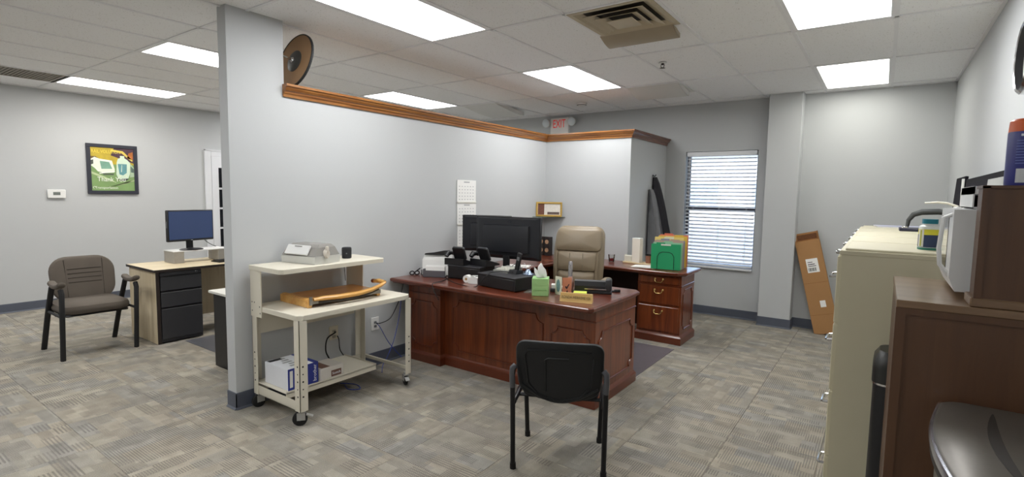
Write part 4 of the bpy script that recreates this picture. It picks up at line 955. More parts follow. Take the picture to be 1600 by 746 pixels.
tag(G().tube([(SX+.001, 3.39, 1.80), (SX+.03, 3.39, 1.79), (SX+.045, 3.39, 1.81)], .006, 8).lathe([(.001, 0), (.014, 0), (.014, .005)], n=12, M=Matrix.Translation((SX+.0005, 3.39, 1.80)) @ Matrix.Rotation(PI/2, 4, 'Y')).done('coat_hook', BLACKM, loc=(SX, 3.39, 1.80)), 'small dark hook above the hanging coat', 'hook')
# long cardboard box leaning in the corner
t = thing('cardboard_box', 'long brown cardboard box leaning against the back wall', 'box', (2.66, 3.62, 0))
u = Vector((.262, 0, .06)).normalized(); p0 = Vector((2.62, 3.66, .015)); topc = Vector((2.335, 3.775, 1.125))
v = (topc-p0).normalized(); nn = u.cross(v).normalized(); u = v.cross(nn).normalized()
BXM = Matrix.Identity(4)
for i in range(3): BXM[i][0] = u[i]; BXM[i][1] = v[i]; BXM[i][2] = nn[i]; BXM[i][3] = p0[i]
KR = mat('kraft_card', 'a4794b', rough=.75, var=.06, vscale=6)
L_ = 1.17
body = G().box(-.125, .125, 0, L_-.10, -.035, .035, bev=.003, M=BXM).done('carton', KR, t, smooth=False)
G().box(-.122, -.118, L_-.105, L_, -.035, .035, M=BXM).box(.118, .122, L_-.105, L_, -.035, .035, M=BXM).box(-.122, .122, L_-.105, L_, -.035, -.031, M=BXM).done('open_flap', mat('kraft_inside', '9a6d3f', rough=.8, var=.12), t, smooth=False)
G().box(-.1, .1, L_-.08, L_-.02, -.0305, -.029, M=BXM).done('torn_paper', mat('torn_dark', '6a4428', rough=.9, var=.3, vscale=40), t, smooth=False)
lb = G().box(-.055, .065, .70, .86, .035, .0362, M=BXM).done('shipping_label', PAPER, body, smooth=False)
G().box(.0, .055, .30, .375, .035, .0362, M=BXM).done('small_label', PAPER, body, smooth=False)
g = G()
for k in range(9): g.box(-.045+k*.009, -.041+k*.009+(k % 3)*.0015, .715, .755, .0362, .0366, M=BXM)
g.box(-.04, .03, .79, .80, .0362, .0366, M=BXM).box(-.04, .01, .815, .823, .0362, .0366, M=BXM).box(-.04, .04, .77, .778, .0362, .0366, M=BXM)
g.done('print', mat('ink', '4a4a4c', rough=.8, var=.05), body, smooth=False)
for vv in (.58, .215): G().box(-.126, .126, vv, vv+.004, .0345, .0356, M=BXM).done('crease', mat('crease_dark', '8a5f33', rough=.8, var=.05), body, smooth=False)

# ================================================================== utility cart
ct = thing('utility_cart', 'cream metal utility cart on casters against the partition', 'cart', (-.22, -.78, 0))
AX0, AX1, AY0, AY1 = -.505, .062, -1.262, -.29
def shelf(name, x0, x1, y0, y1, z, lip, parent, cut=0):
    g = G(); c = cut
    P = lambda d: [(x0+d, y0+d), (x1-c-d*.4, y0+d), (x1-d, y0+c+d*.4), (x1-d, y1-c-d*.4), (x1-c-d*.4, y1-d), (x0+d, y1-d)]
    g.loft([[q+(z-lip,) for q in P(0)], [q+(z-.003,) for q in P(0)], [q+(z,) for q in P(.003)]])
    return g.done(name, CREAM, parent, smooth=False)
shelf('main_shelf', AX0, AX1, AY0, AY1, .735, .034, ct, .03)
shelf('top_shelf', AX0, -.115, -1.275, -.395, 1.018, .032, ct, .022)
sp = G().box(AX0, -.37, -1.268, -1.262, .66, .99).done('side_panel', CREAM, ct, smooth=False)
g = G()
for (xx, zz) in ((-.485, .76), (-.485, .70), (-.39, .735), (-.385, .69), (-.455, .76)): g.cyl((xx, -1.2695, zz), (xx, -1.267, zz), .005, n=8)
g.done('bolt', mat('bolt_dark', '5a5650', rough=.5, metal=.4, var=.05), sp)
G().box(AX0, -.30, -.47, -.464, .735, .99).done('side_panel', CREAM, ct, smooth=False)
G().box(AX0+.002, AX0+.006, AY0+.02, -.40, .52, .70).done('back_panel', CREAM, ct, smooth=False)
def post(x, y, sx, sy, z1):
    g = G(); wd = .058
    g.box(x, x+sx*wd, y, y+sy*.004, .10, z1).box(x, x+sx*.004, y, y+sy*wd, .10, z1)
    bm = g.bm; o = g.done('post', CREAM, ct, smooth=False)
    h = G()
    for k in range(5): h.cyl((x+sx*.024, y-sy*.0006, .20+k*.05), (x+sx*.024, y+sy*.002, .20+k*.05), .0048 if k % 2 else .0065, n=8)
    for k in range(5): h.cyl((x-sx*.0006, y+sy*.024, .20+k*.05), (x+sx*.002, y+sy*.024, .20+k*.05), .0048 if k % 2 else .0065, n=8)
    h.done('adjustment_hole', mat('hole_dark', '26241f', rough=.9, var=.05), o)
post(AX1, AY0, -1, 1, .705); post(AX1, AY1, -1, -1, .705); post(AX0, AY0, 1, 1, .705); post(AX0, AY1-.04, 1, -1, .705)
G().box(AX0+.005, AX1-.005, AY0+.0045, AY0+.0085, .105, .165).box(AX0+.005, AX1-.005, AY0+.0045, AY0+.03, .103, .108).done('bottom_rail', CREAM, ct, smooth=False)
G().box(AX0+.005, AX1-.005, AY1-.024, AY1-.0045, .125, .152, bev=.003).done('bottom_rail', CREAM, ct, smooth=False)
G().box(AX0+.0045, AX0+.0085, AY0+.03, AY1-.05, .105, .16).done('bottom_rail', CREAM, ct, smooth=False)
ls = G().box(AX0+.006, -.105, AY0+.006, -.50, .182, .187).box(-.109, -.105, AY0+.006, -.50, .150, .197).box(AX0+.006, -.105, -.504, -.50, .150, .197).done('lower_shelf', CREAM, ct, smooth=False)
for (x, y, rz) in ((AX1-.03, AY0+.03, .9), (AX1-.03, AY1-.03, -.5), (AX0+.03, AY0+.03, 1.5), (AX0+.03, AY1-.07, .2)):
    M = Matrix.Translation((x, y, 0)) @ Matrix.Rotation(rz, 4, 'Z')
    c = G().cyl((x, y, .085), (x, y, .108), .016).done('caster', ZINC, ct)
    G().box(-.03, .022, -.020, -.017, .04, .09, M=M).box(-.03, .022, .017, .020, .04, .09, M=M).box(-.022, .022, -.02, .02, .085, .091, M=M).done('fork', ZINC, c, smooth=False)
    G().loft([[tuple(M @ Vector((-.012+r*math.cos(2*PI*k/20), yy, .0475+r*math.sin(2*PI*k/20)))) for k in range(20)] for r, yy in ((.02, -.0155), (.036, -.014), (.047, -.009), (.047, .009), (.036, .014), (.02, .0155))]).done('wheel', RUBBER, c)
    G().cyl(M @ Vector((-.012, -.022, .0475)), M @ Vector((-.012, .022, .0475)), .008).done('axle', ZINC, c)
    G().box(.0, .045, -.016, .016, .075, .080, M=M @ Matrix.Rotation(.35, 4, 'Y')).done('brake_lever', ZINC, c, smooth=False)
# boxes on the lower shelf
t = thing('paper_box', 'white and blue product carton on the lower shelf of the cart', 'box', (-.27, -1.10, .187))
cb = G().box(-.42, -.135, -1.225, -.995, .188, .335, bev=.002).done('carton', mat('carton_white', 'dfe1e6', rough=.5, var=.03), t, smooth=False)
BLU = mat('carton_blue', '27358c', rough=.45, var=.06)
G().box(-.1352, -.1338, -1.225, -.995, .188, .335).box(-.42, -.135, -1.03, -.9945, .3345, .3358).done('blue_panel', BLU, cb, smooth=False)
text('brother', .038, frame_M((-.1334, -1.022, .262), (0, 0, 1), (0, -1, 0)), mat('print_white', 'e6e8ee', rough=.6, var=.02), cb)
text('TN-450', .028, frame_M((-.1334, -1.165, .262), (0, 0, 1), (0, -1, 0)), MATS['print_white'], cb)
G().box(-.1337, -.1331, -1.212, -1.190, .205, .32).done('barcode_label', PAPER, cb, smooth=False)
g = G()
for k in range(5): g.box(-.39+k*.045, -.365+k*.045, -1.17+.02*(k % 2), -1.10, .3352, .3358)
g.done('printed_picture', mat('print_greyish', '9a9c9c', rough=.6, var=.3, vscale=50), cb, smooth=False)
G().box(-.41, -.37, -1.215, -1.12, .3352, .3359).done('dark_strip', BLACK, cb, smooth=False)
t = thing('small_carton', 'small pale carton with brown print behind the blue and white one', 'box', (-.21, -.89, .187))
cb = G().box(-.30, -.118, -.985, -.795, .188, .275, bev=.002).done('carton', mat('carton_pale', 'd2cdc6', rough=.55, var=.05), t, smooth=False)
G().box(-.1185, -.1172, -.90, -.815, .20, .245).box(-.29, -.13, -.97, -.90, .2748, .2756).done('brown_print', mat('print_brown', '6d4f43', rough=.6, var=.3, vscale=40), cb, smooth=False)
text('Scotch', .026, frame_M((-.1168, -.857, .222), (0, 1, 0), (0, 0, 1)), MATS['print_white'], cb)

# guillotine paper trimmer
t = thing('paper_trimmer', 'wooden guillotine paper trimmer with curved blade arm on the cart', 'paper trimmer', (-.26, -.78, .736)); 
AMB = wood('amber_wood', 'b06f22', 'd79b45', 'Y', rough=.35); AMBL = wood('amber_light', 'c58a3c', 'e0b268', 'Y', rough=.4)
M = Matrix.Translation((-.25, -.77, .736)) @ Matrix.Rotation(math.radians(-3), 4, 'Z')
G().box(-.20, .155, -.31, .30, .022, .048, bev=.004, M=M).done('bed', AMB, t, smooth=False)
G().box(-.20, .17, -.315, -.28, 0, .055, bev=.004, M=M).done('cleat', AMBL, t, smooth=False)
G().box(-.20, .155, .27, .30, 0, .03, bev=.003, M=M).done('cleat', AMBL, t, smooth=False)
G().box(-.20, .155, -.30, -.27, .048, .060, bev=.003, M=M).done('paper_guide', AMBL, t, smooth=False)
G().box(.155, .160, -.30, .30, .02, .05, M=M).done('bed_edge', STEEL, t, smooth=False)
pts = [(.17, -.27, .055), (.185, -.2, .058), (.205, -.08, .055), (.21, .06, .056), (.20, .18, .066), (.185, .28, .085), (.165, .335, .10)]
G().tube(xf(M, pts), [.016, .022, .024, .023, .021, .018, .014], 10, flat=.75).done('blade_arm', AMBL, t)
G().tube(xf(M, [(.185, -.24, .035), (.212, -.05, .030), (.212, .08, .032), (.19, .26, .06)]), [.006, .008, .008, .005], 6, flat=1.6).done('blade', mat('dark_blade', '4f4b46', rough=.35, metal=.8, var=.05), t)
G().tube(xf(M, [(.045, .33, .098), (.10, .335, .104), (.165, .335, .10)]), [.015, .018, .016], 10).done('handle', AMBL, t)
G().tube(xf(M, [(.02, .33, .096), (.045, .33, .098)]), .017, 10).done('handle_cap', mat('red_wood', '8a4a2c', rough=.4, var=.1), t)
G().cyl(M @ Vector((.17, -.29, .02)), M @ Vector((.17, -.29, .075)), .012).done('pivot_bolt', STEEL, t)

# white and grey desktop laminating device
t = thing('laminating_machine', 'white and translucent grey desktop machine with a side knob on the cart top', 'office machine', (-.31, -.90, 1.019))
M = Matrix.Translation((-.335, -.905, 1.019)) @ Matrix.Rotation(math.radians(9), 4, 'Z') @ Matrix.Diagonal((1, .72, 1, 1))
LG = mat('light_grey_plastic', 'cfcfca', rough=.4, var=.03); TG = mat('smoked_hood', '8d8a85', rough=.25, spec=.6, var=.06)
G().loft([[tuple(M @ Vector(p)) for p in r] for r in ([(-.165, -.16, 0), (.165, -.16, 0), (.165, .16, 0), (-.165, .16, 0)], [(-.17, -.165, .05), (.17, -.165, .055), (.17, .165, .055), (-.17, .165, .05)])]).done('base', LG, t, smooth=False)
G().loft([[tuple(M @ Vector(p)) for p in r] for r in ([(-.165, -.16, .052), (.165, -.158, .056), (.165, .16, .056), (-.165, .16, .052)], [(-.15, -.10, .115), (.15, -.10, .115), (.15, .12, .115), (-.15, .12, .115)], [(-.13, -.06, .135), (.13, -.06, .135), (.13, .10, .135), (-.13, .10, .135)])]).done('hood', TG, t, smooth=False)
FP = [(-.125, -.165, .062), (.095, -.165, .062), (.095, -.112, .122), (-.125, -.112, .122)]
g = G(); g.loft([[tuple(M @ Vector(p)) for p in FP], [tuple(M @ (Vector(p)+Vector((0, -.010, .008)))) for p in FP]]); fl = g.done('front_flap', WHITE, t, smooth=False)
G().box(-.05, .02, -.138, -.128, .118, .124, bev=.002, M=M).done('flap_grip', TG, fl)
kb = G().lathe([(.001, -.01), (.032, -.01), (.032, .01), (.026, .018), (.001, .018)], n=18, M=M @ Matrix.Translation((.168, -.02, .07)) @ Matrix.Rotation(PI/2, 4, 'Y')).done('knob', mat('ivory_knob', 'd8d0c4', rough=.4, var=.03), t)
G().box(.165, .19, -.035, -.005, .07, .125, bev=.010, M=M, seg=2).done('crank_grip', MATS['ivory_knob'], kb)
# smart speaker
t = thing('smart_speaker', 'small black cylindrical speaker on the cart top shelf', 'speaker', (-.325, -.60, 1.018))
G().lathe([(.030, 0), (.036, .004), (.037, .07), (.035, .082), (.030, .085), (.001, .085)], (-.325, -.60, 1.018), 28).done('body', mat('speaker_fabric', '1c1d20', rough=.8, bump=.5, bscale=400, var=.1), t)
G().ring([(.0365, .0), (.0375, .002), (.0375, .006), (.0365, .008)], (-.325, -.60, 1.086), 28).done('light_ring', BLACK, t)
G().lathe([(.001, 0), (.005, 0), (.005, .0012), (.001, .0012)], n=10, M=Matrix.Translation((-.296, -.6235, 1.058)) @ Matrix.Rotation(math.radians(39), 4, 'Z') @ Matrix.Rotation(PI/2, 4, 'X') @ Matrix.Translation((0, 0, -.001))).done('logo', mat('grey_plastic', '77787a', rough=.5, var=.05), t)
cord('speaker_cord', 'thin black cord trailing from the small speaker to the wall', [(-.345, -.585, 1.03), (-.40, -.55, 1.023), (-.45, -.53, 1.022), (-.50, -.50, 1.021), (-.525, -.48, .98), (-.53, -.46, .80)], .0025, CORD)

# ================================================================== black stacking chair (near)
nc = thing('stacking_chair', 'black plastic backed visitor chair in front of the cherry desk', 'chair', (1.585, -.545, 0), math.radians(25.5)); M = LM(nc)
# local: +y is the front of the chair (toward the desk); rear feet at y<0
SHELL = mat('chair_shell', '161719', rough=.5, bump=.15, bscale=300, var=.12)
def sh_warp(x, y, z):
    b = -.048*math.cos(PI*max(-.24, min(.24, x))/.48)**1.0
    tpr = 1-.06*max(0, -z/.15)
    return (x*tpr, y-.30*(.0529-x*x)*1.0-.18*z+.012, z+b*max(0, min(1, -z/.13)))
BK = M @ Matrix.Translation((0, -.225, .602))
bk = G().pad(.475, .30, .034, .055, BK, e=.012, n=6, warp=sh_warp).done('backrest', SHELL, nc)
loop = []
for (x, z) in ((-.17, .10), (0, .108), (.17, .10), (.185, .07), (.175, -.08), (.12, -.125), (0, -.135), (-.12, -.125), (-.175, -.08), (-.185, .07)):
    loop.append(tuple(BK @ Vector(sh_warp(x, -.0185, z))))
G().tube(loop, .0055, 6, closed=True).done('rear_panel_rib', SHELL, bk)
G().tube([tuple(BK @ Vector(sh_warp(x, -.0185, z))) for x, z in ((-.075, -.10), (-.075, .05), (-.06, .06), (.05, .062))], .005, 6).done('rear_panel_step', SHELL, bk)
G().pad(.44, .255, .025, .045, BK @ Matrix.Translation((0, .022, .008)), e=.012, warp=sh_warp).done('front_padding', mat('black_fabric', '202023', rough=.9, bump=.4, bscale=400, var=.1), bk)
G().pad(.43, .40, .05, .06, M @ Matrix.Translation((0, .03, .43)) @ Matrix.Rotation(PI/2, 4, 'X'), e=.025, bulge=.01).done('seat', MATS['black_fabric'], nc)
TUBE = mat('black_tube', '1a1a1d', rough=.35, metal=.3, var=.08)
for s_ in (-1, 1):
    l = G().tube(xf(M, [(s_*.250, -.205, .004), (s_*.250, -.232, .30), (s_*.250, -.262, .56), (s_*.247, -.262, .595), (s_*.232, -.255, .612)]), .0145, 10, flat=1.0).done('leg', TUBE, nc)
    G().tube(xf(M, [(s_*.250, -.254, .49), (s_*.252, -.262, .56), (s_*.250, -.264, .598), (s_*.234, -.258, .614)]), .0165, 10).done('elbow_cap', mat('grey_elbow', '4a4b50', rough=.3, spec=.7, var=.05), l)
    G().tube(xf(M, [(s_*.250, -.203, .0), (s_*.250, -.206, .035)]), .0175, 10).done('foot_cap', RUBBER, l)
    l = G().tube(xf(M, [(s_*.225, .205, .004), (s_*.232, .16, .30), (s_*.236, .13, .39), (s_*.238, .06, .408), (s_*.24, -.15, .408), (s_*.245, -.24, .40)]), .0145, 10).done('leg', TUBE, nc)
    G().tube(xf(M, [(s_*.225, .206, .0), (s_*.2255, .201, .035)]), .0175, 10).done('foot_cap', RUBBER, l)
G().tube(xf(M, [(-.24, -.12, .40), (.24, -.12, .40)]), .011, 8).tube(xf(M, [(-.235, .12, .40), (.235, .12, .40)]), .011, 8).done('crossbar', TUBE, nc)
G().tube([tuple(BK @ Vector(sh_warp(x, -.02, z))) for x, z in [(q*.0215, -.10-.042*math.cos(PI*q/20)) for q in range(-10, 11)]], .007, 6).done('lower_lip', SHELL, bk)

# ================================================================== grey guest armchair (left)
gc = thing('guest_armchair', 'grey fabric guest armchair with black legs beside the maple desk', 'chair', (-3.03, -1.485, 0))
FAB = mat('taupe_fabric', '5f574f', rough=.9, bump=.35, bscale=350, var=.08)
# local frame: x_l across (world y), facing +X
GM = Matrix(((0, 1, 0, -3.03), (-1, 0, 0, -1.485), (0, 0, 1, 0), (0, 0, 0, 1)))  # local +y -> +X, local +x -> -Y
def gb_warp(x, y, z):
    f = (z+.22)/.44
    return (x*(1-.07*(1-f)), y-.16*f*.6-.45*(.07-x*x)*.6, z)
BM = GM @ Matrix.Translation((-.03, -.19, .65))
bk = G().pad(.525, .43, .075, .15, BM, e=.03, bulge=.012, n=8, warp=gb_warp).done('backrest', FAB, gc)
STI = mat('stitch_dark', '3a342f', rough=.9, var=.05)
yf = .0375+.013
for k in range(4):
    z = .10-k*.042
    G().tube([tuple(BM @ Vector(gb_warp(x, yf-.001, z))) for x in (-.14, -.07, 0, .07, .13)], .0028, 5).done('stitch', STI, bk)
for x in (-.155, .145):
    G().tube([tuple(BM @ Vector(gb_warp(x, yf-.007, z))) for z in (-.16, -.06, .05, .13, .19)], .0028, 5).done('stitch', STI, bk)
st = G().pad(.53, .50, .085, .11, GM @ Matrix.Translation((0, .02, .435)) @ Matrix.Rotation(PI/2, 4, 'X'), e=.035, bulge=.015, n=7, warp=lambda x, y, z: (x, y+(.35*max(0, z-.12)**2*2.0), z)).done('seat', FAB, gc)
G().box(-.24, .24, -.2, .24, .375, .395, bev=.01, M=GM).done('seat_pan', BLACK, gc)
for s_ in (-1, 1):
    xx = s_*.278
    def leg(pts): return G().tube(xf(GM, pts), .023, 8, flat=.9).done('leg', BLACKM, gc)
    leg([(xx, -.305, .002), (xx, -.20, .33), (xx*1.0, .06, .63)] if False else [(xx, -.305, .002), (xx, -.12, .36), (xx, .05, .635)])
    leg([(xx, .265, .002), (xx, .30, .33), (xx, .325, .60), (xx, .30, .638)])
    G().tube(xf(GM, [(xx, -.10, .395), (xx, .30, .395)]), .013, 6).done('side_rail', BLACKM, gc)
    G().pad(.062, .33, .042, .03, GM @ Matrix.Translation((xx, .19, .655)) @ Matrix.Rotation(PI/2, 4, 'X') @ Matrix.Rotation(0, 4, 'Y'), e=.018, warp=lambda x, y, z: (x, y+1.2*(z-.02)**2, z)).done('armrest', FAB, gc)
G().tube(xf(GM, [(-.278, .10, .385), (.278, .10, .385)]), .012, 6).tube(xf(GM, [(-.278, -.13, .385), (.278, -.13, .385)]), .012, 6).done('crossbar', BLACKM, gc)

# ================================================================== maple desk at the left with black pedestal
MAPLE = wood('light_maple', 'c9b795', 'ddcdae', 'Z', rough=.5, coat=.05)
MAPLET = wood('light_maple_top', 'cdbc9b', 'e0d1b2', 'Y', rough=.45, coat=.1)
EDGE = mat('dark_edge_band', '2f2622', rough=.5, var=.1)
md = thing('maple_desk', 'light maple desk with dark edging and a black drawer pedestal', 'desk', (-2.98, -.2, 0))
G().box(-3.34, -2.645, -1.075, .75, .722, .745).done('desk_top', MAPLET, md, smooth=False)
G().box(-2.6455, -2.641, -1.077, .75, .7205, .7445).box(-3.342, -2.642, -1.0785, -1.0745, .7205, .7445).done('edge_band', EDGE, md, smooth=False)
for yy in (-1.058, .70): G().box(-3.32, -2.668, yy, yy+.028, .004, .722).done('end_panel', MAPLE, md, smooth=False)
G().box(-2.668, -2.663, -1.058, -1.028, .004, .722).done('edge_band', EDGE, md, smooth=False)
G().box(-3.20, -3.18, -1.03, .70, .12, .722).done('modesty_panel', MAPLE, md, smooth=False)
DKG = mat('charcoal_steel', '37373a', rough=.5, var=.05)
pd = G().box(-3.16, -2.685, -1.026, -.635, .01, .715).done('pedestal', DKG, md, smooth=False)
G().box(-2.69, -2.672, -1.02, -.64, .675, .712).done('pencil_drawer', mat('charcoal_light', '444448', rough=.45, var=.05), md, smooth=False)
for z0, z1 in ((.53, .668), (.365, .512), (.045, .347)):
    d = G().box(-2.69, -2.660, -1.018, -.642, z0, z1, bev=.003).done('drawer', DKG, md, smooth=False)
    G().prism([(-2.672, z1-.002), (-2.656, z1-.004), (-2.656, z1+.008), (-2.672, z1+.012)], 'Y', -1.018, -.642).done('drawer_pull', BLACK, d, smooth=False) if False else G().box(-2.685, -2.662, -1.018, -.642, z1+.001, z1+.010).done('drawer_pull', BLACK, d, smooth=False)
G().lathe([(.001, 0), (.012, 0), (.012, .006), (.001, .008)], n=12, M=Matrix.Translation((-2.672, -.69, .694)) @ Matrix.Rotation(PI/2, 4, 'Y')).done('lock', CHROME, md)
# monitor riser, monitor, keyboard, small box
rs = thing('monitor_riser', 'white monitor riser with brushed grey legs on the maple desk', 'monitor stand', (-3.12, -.48, .745))
G().box(-3.24, -2.99, -.765, -.205, .868, .876).done('top_plate', WHITE, rs, smooth=False)
for y0 in (-.76, -.31):
    G().box(-3.235, -2.995, y0, y0+.10, .7455, .868, bev=.002).done('leg', mat('brushed_grey', 'a5a199', rough=.4, metal=.3, var=.1, vscale=60), rs, smooth=False)
t = thing('computer_monitor', 'black widescreen monitor with dark blue screen on the white riser', 'monitor', (-3.08, -.55, .876), math.radians(-90+9)); M = LM(t)
wd, ht, zc = .50, .335, .265
G().box(-wd/2, wd/2, -.03, .012, zc-ht/2, zc+ht/2, bev=.006, M=M).done('bezel', BLACK, t)
G().box(-wd/2+.013, wd/2-.013, .011, .0135, zc-ht/2+.022, zc+ht/2-.013, M=M).done('screen', mat('blue_screen', '27324d', rough=.22, spec=.6, emit='31456f', estr=.35, var=.12, vscale=3), t, smooth=False)
G().box(-.035, .035, -.045, -.02, .01, zc-.05, bev=.005, M=M).done('stand_neck', BLACK, t)
G().lathe([(.001, 0), (.118, 0), (.12, .006), (.10, .013), (.04, .02), (.001, .02)], n=28, M=M @ Matrix.Diagonal((1, .8, 1, 1))).done('stand_base', BLACK, t)
G().box(-.01, .01, .0125, .014, zc-ht/2+.006, zc-ht/2+.013, M=M).done('logo', mat('logo_silver', 'b9bcc4', rough=.3, metal=.6, var=.03), t, smooth=False)
G().box(wd/2-.002, wd/2+.002, -.01, .0, zc-.02, zc+.05, M=M).done('side_port', mat('grey_plastic', '77787a', rough=.5, var=.05), t, smooth=False)
cord('monitor_cable', 'black cable hanging behind the widescreen monitor to the riser', [(-3.135, -.40, .99), (-3.16, -.36, .95), (-3.18, -.30, .91), (-3.20, -.24, .882)], .004, CORD)
t = thing('keyboard', 'black computer keyboard on the maple desk in front of the riser', 'keyboard', (-2.86, -.20, .745), math.radians(-90+6)); M = LM(t)
G().prism([(-.075, 0), (.075, 0), (.075, .022), (-.075, .012)], 'X', -.22, .22, M=M).done('case', BLACK, t, smooth=False)
for r in range(5):
    for c in range(14):
        G().box(-.21+c*.030, -.184+c*.030, -.066+r*.027, -.044+r*.027, .013+r*.0018, .021+r*.0018, M=M).done('key', BLACKM, t, smooth=False)
t = thing('candy_box', 'small dark box with reddish pattern at the end of the riser', 'box', (-3.0, -.13, .745))
bx_ = G().box(-3.05, -2.95, -.175, -.06, .7455, .868, bev=.003).done('box', mat('dark_tin', '2a2224', rough=.4, var=.2), t, smooth=False)
for k, (yy, zz, c) in enumerate(((-.15, .78, '8b3b2a'), (-.115, .815, '9c6a35'), (-.15, .835, '6b7f8c'), (-.10, .77, '7d2f2f'))):
    G().box(-2.9495, -2.9485, yy, yy+.025, zz, zz+.025).done('pattern', mat('tin_'+c, c, rough=.5, var=.2), bx_, smooth=False)
# second desk behind the pillar: white top, black end panel
sd = thing('side_table', 'low table with white top and black end panel behind the grey pillar', 'table', (-1.2, -.5, 0))
G().box(-1.66, -.72, -1.03, .30, .642, .665, bev=.003).done('table_top', mat('white_laminate', 'dad9d2', rough=.4, var=.02), sd, smooth=False)
for yy in (-1.005, .25): G().box(-1.62, -.74, yy, yy+.02, .004, .642).done('end_panel', BLACK, sd, smooth=False)
G().box(-1.0, -.98, -.985, .25, .25, .642).done('modesty_panel', BLACK, sd, smooth=False)
# floor mat at the left desk
tag(G().box(-2.62, -1.72, -.835, .6, .0005, .004, bev=.001).done('floor_mat', mat('mat_plastic_grey', '5c5c62', rough=.4, var=.12, vscale=20), loc=(-2.2, -.1, 0), smooth=False), 'dark grey plastic floor mat in front of the maple desk', 'floor mat')
# black task chair behind the pillar
tc_ = thing('task_chair', 'black task chair mostly hidden behind the grey pillar', 'office chair', (-2.15, -.28, 0), math.radians(80)); M = LM(tc_)
G().pad(.46, .46, .09, .09, M @ Matrix.Translation((0, 0, .48)) @ Matrix.Rotation(PI/2, 4, 'X'), e=.035, bulge=.01).done('seat', MATS['black_fabric'], tc_)
G().pad(.44, .42, .07, .10, M @ Matrix.Translation((0, -.25, .80)), e=.03, bulge=.01).done('backrest', MATS['black_fabric'], tc_)
G().tube(xf(M, [(0, -.1, .42), (0, -.27, .5), (0, -.29, .75)]), .02, 8).cyl(M @ Vector((0, 0, .09)), M @ Vector((0, 0, .44)), .025).done('post', BLACK, tc_)
for k in range(5):
    a = 2*PI*k/5; e_ = Vector((.28*math.cos(a), .28*math.sin(a), .08))
    l = G().tube([M @ Vector((0, 0, .11)), M @ e_], [.025, .016], 8).done('leg', BLACK, tc_)
    G().cyl(M @ (e_+Vector((0, -.012, -.045))), M @ (e_+Vector((0, .012, -.045))), .030, n=14).cyl(M @ (e_+Vector((0, 0, -.03))), M @ e_, .008).done('caster', RUBBER, l)
for s_ in (-1, 1):
    o = G().tube(xf(M, [(s_*.22, -.05, .44), (s_*.27, -.05, .50), (s_*.27, 0, .66)]), .014, 8).done('armrest', BLACK, tc_)
    G().pad(.07, .24, .035, .03, M @ Matrix.Translation((s_*.27, .0, .675)) @ Matrix.Rotation(PI/2, 4, 'X'), e=.014).done('arm_pad', BLACK, o)

# ================================================================== filing cabinets along the right wall
FX0, FX1, FZ = 2.915, 3.555, 1.32
W_ = .505
for k in range(5):
    y0 = -.43+k*.512; y1 = y0+W_
    lab = ['putty metal filing cabinet next to the slim black bin, showing its plain side', 'putty filing cabinet second in the row from the slim black bin', 'putty filing cabinet in the middle of the row of five', 'putty filing cabinet under the heavy black punch', 'putty filing cabinet at the end of the row toward the cardboard box'][k]
    t = thing('filing_cabinet', lab, 'filing cabinet', ((FX0+FX1)/2, (y0+y1)/2, 0), 0, 'filing cabinets along the wall')
    b_ = G().box(FX0, FX1, y0, y1, .003, FZ-.028).done('body', PUTTY, t, smooth=False)
    G().box(FX0-.008, FX1, y0-.002, y1+.002, FZ-.030, FZ-.010, bev=.002).box(FX0+.012, FX1, y0+.012, y1-.012, FZ-.012, FZ, bev=.003).done('top_cap', PUTTY, t, smooth=False)
    for q in range(4):
        z0 = .055+q*.309; z1 = z0+.30
        d = G().box(FX0-.016, FX0+.002, y0+.012, y1-.012, z0, z1, bev=.003).done('drawer', PUTTY, t, smooth=False)
        yc = (y0+y1)/2; zh = z0+.19
        G().tube([(FX0-.016, yc-.06, zh), (FX0-.045, yc-.055, zh-.004), (FX0-.05, yc-.045, zh-.006), (FX0-.05, yc+.045, zh-.006), (FX0-.045, yc+.055, zh-.004), (FX0-.016, yc+.06, zh)], .007, 8).done('handle', CHROME, d)
        G().box(FX0-.019, FX0-.015, yc-.04, yc+.04, zh+.035, zh+.075).done('label_holder', CHROME, d, smooth=False)
    G().lathe([(.001, 0), (.011, 0), (.011, .014), (.008, .018), (.001, .018)], n=12, M=Matrix.Translation((FX0-.008, y0+.06, FZ-.022)) @ Matrix.Rotation(-PI/2, 4, 'Y')).done('lock', CHROME, t)

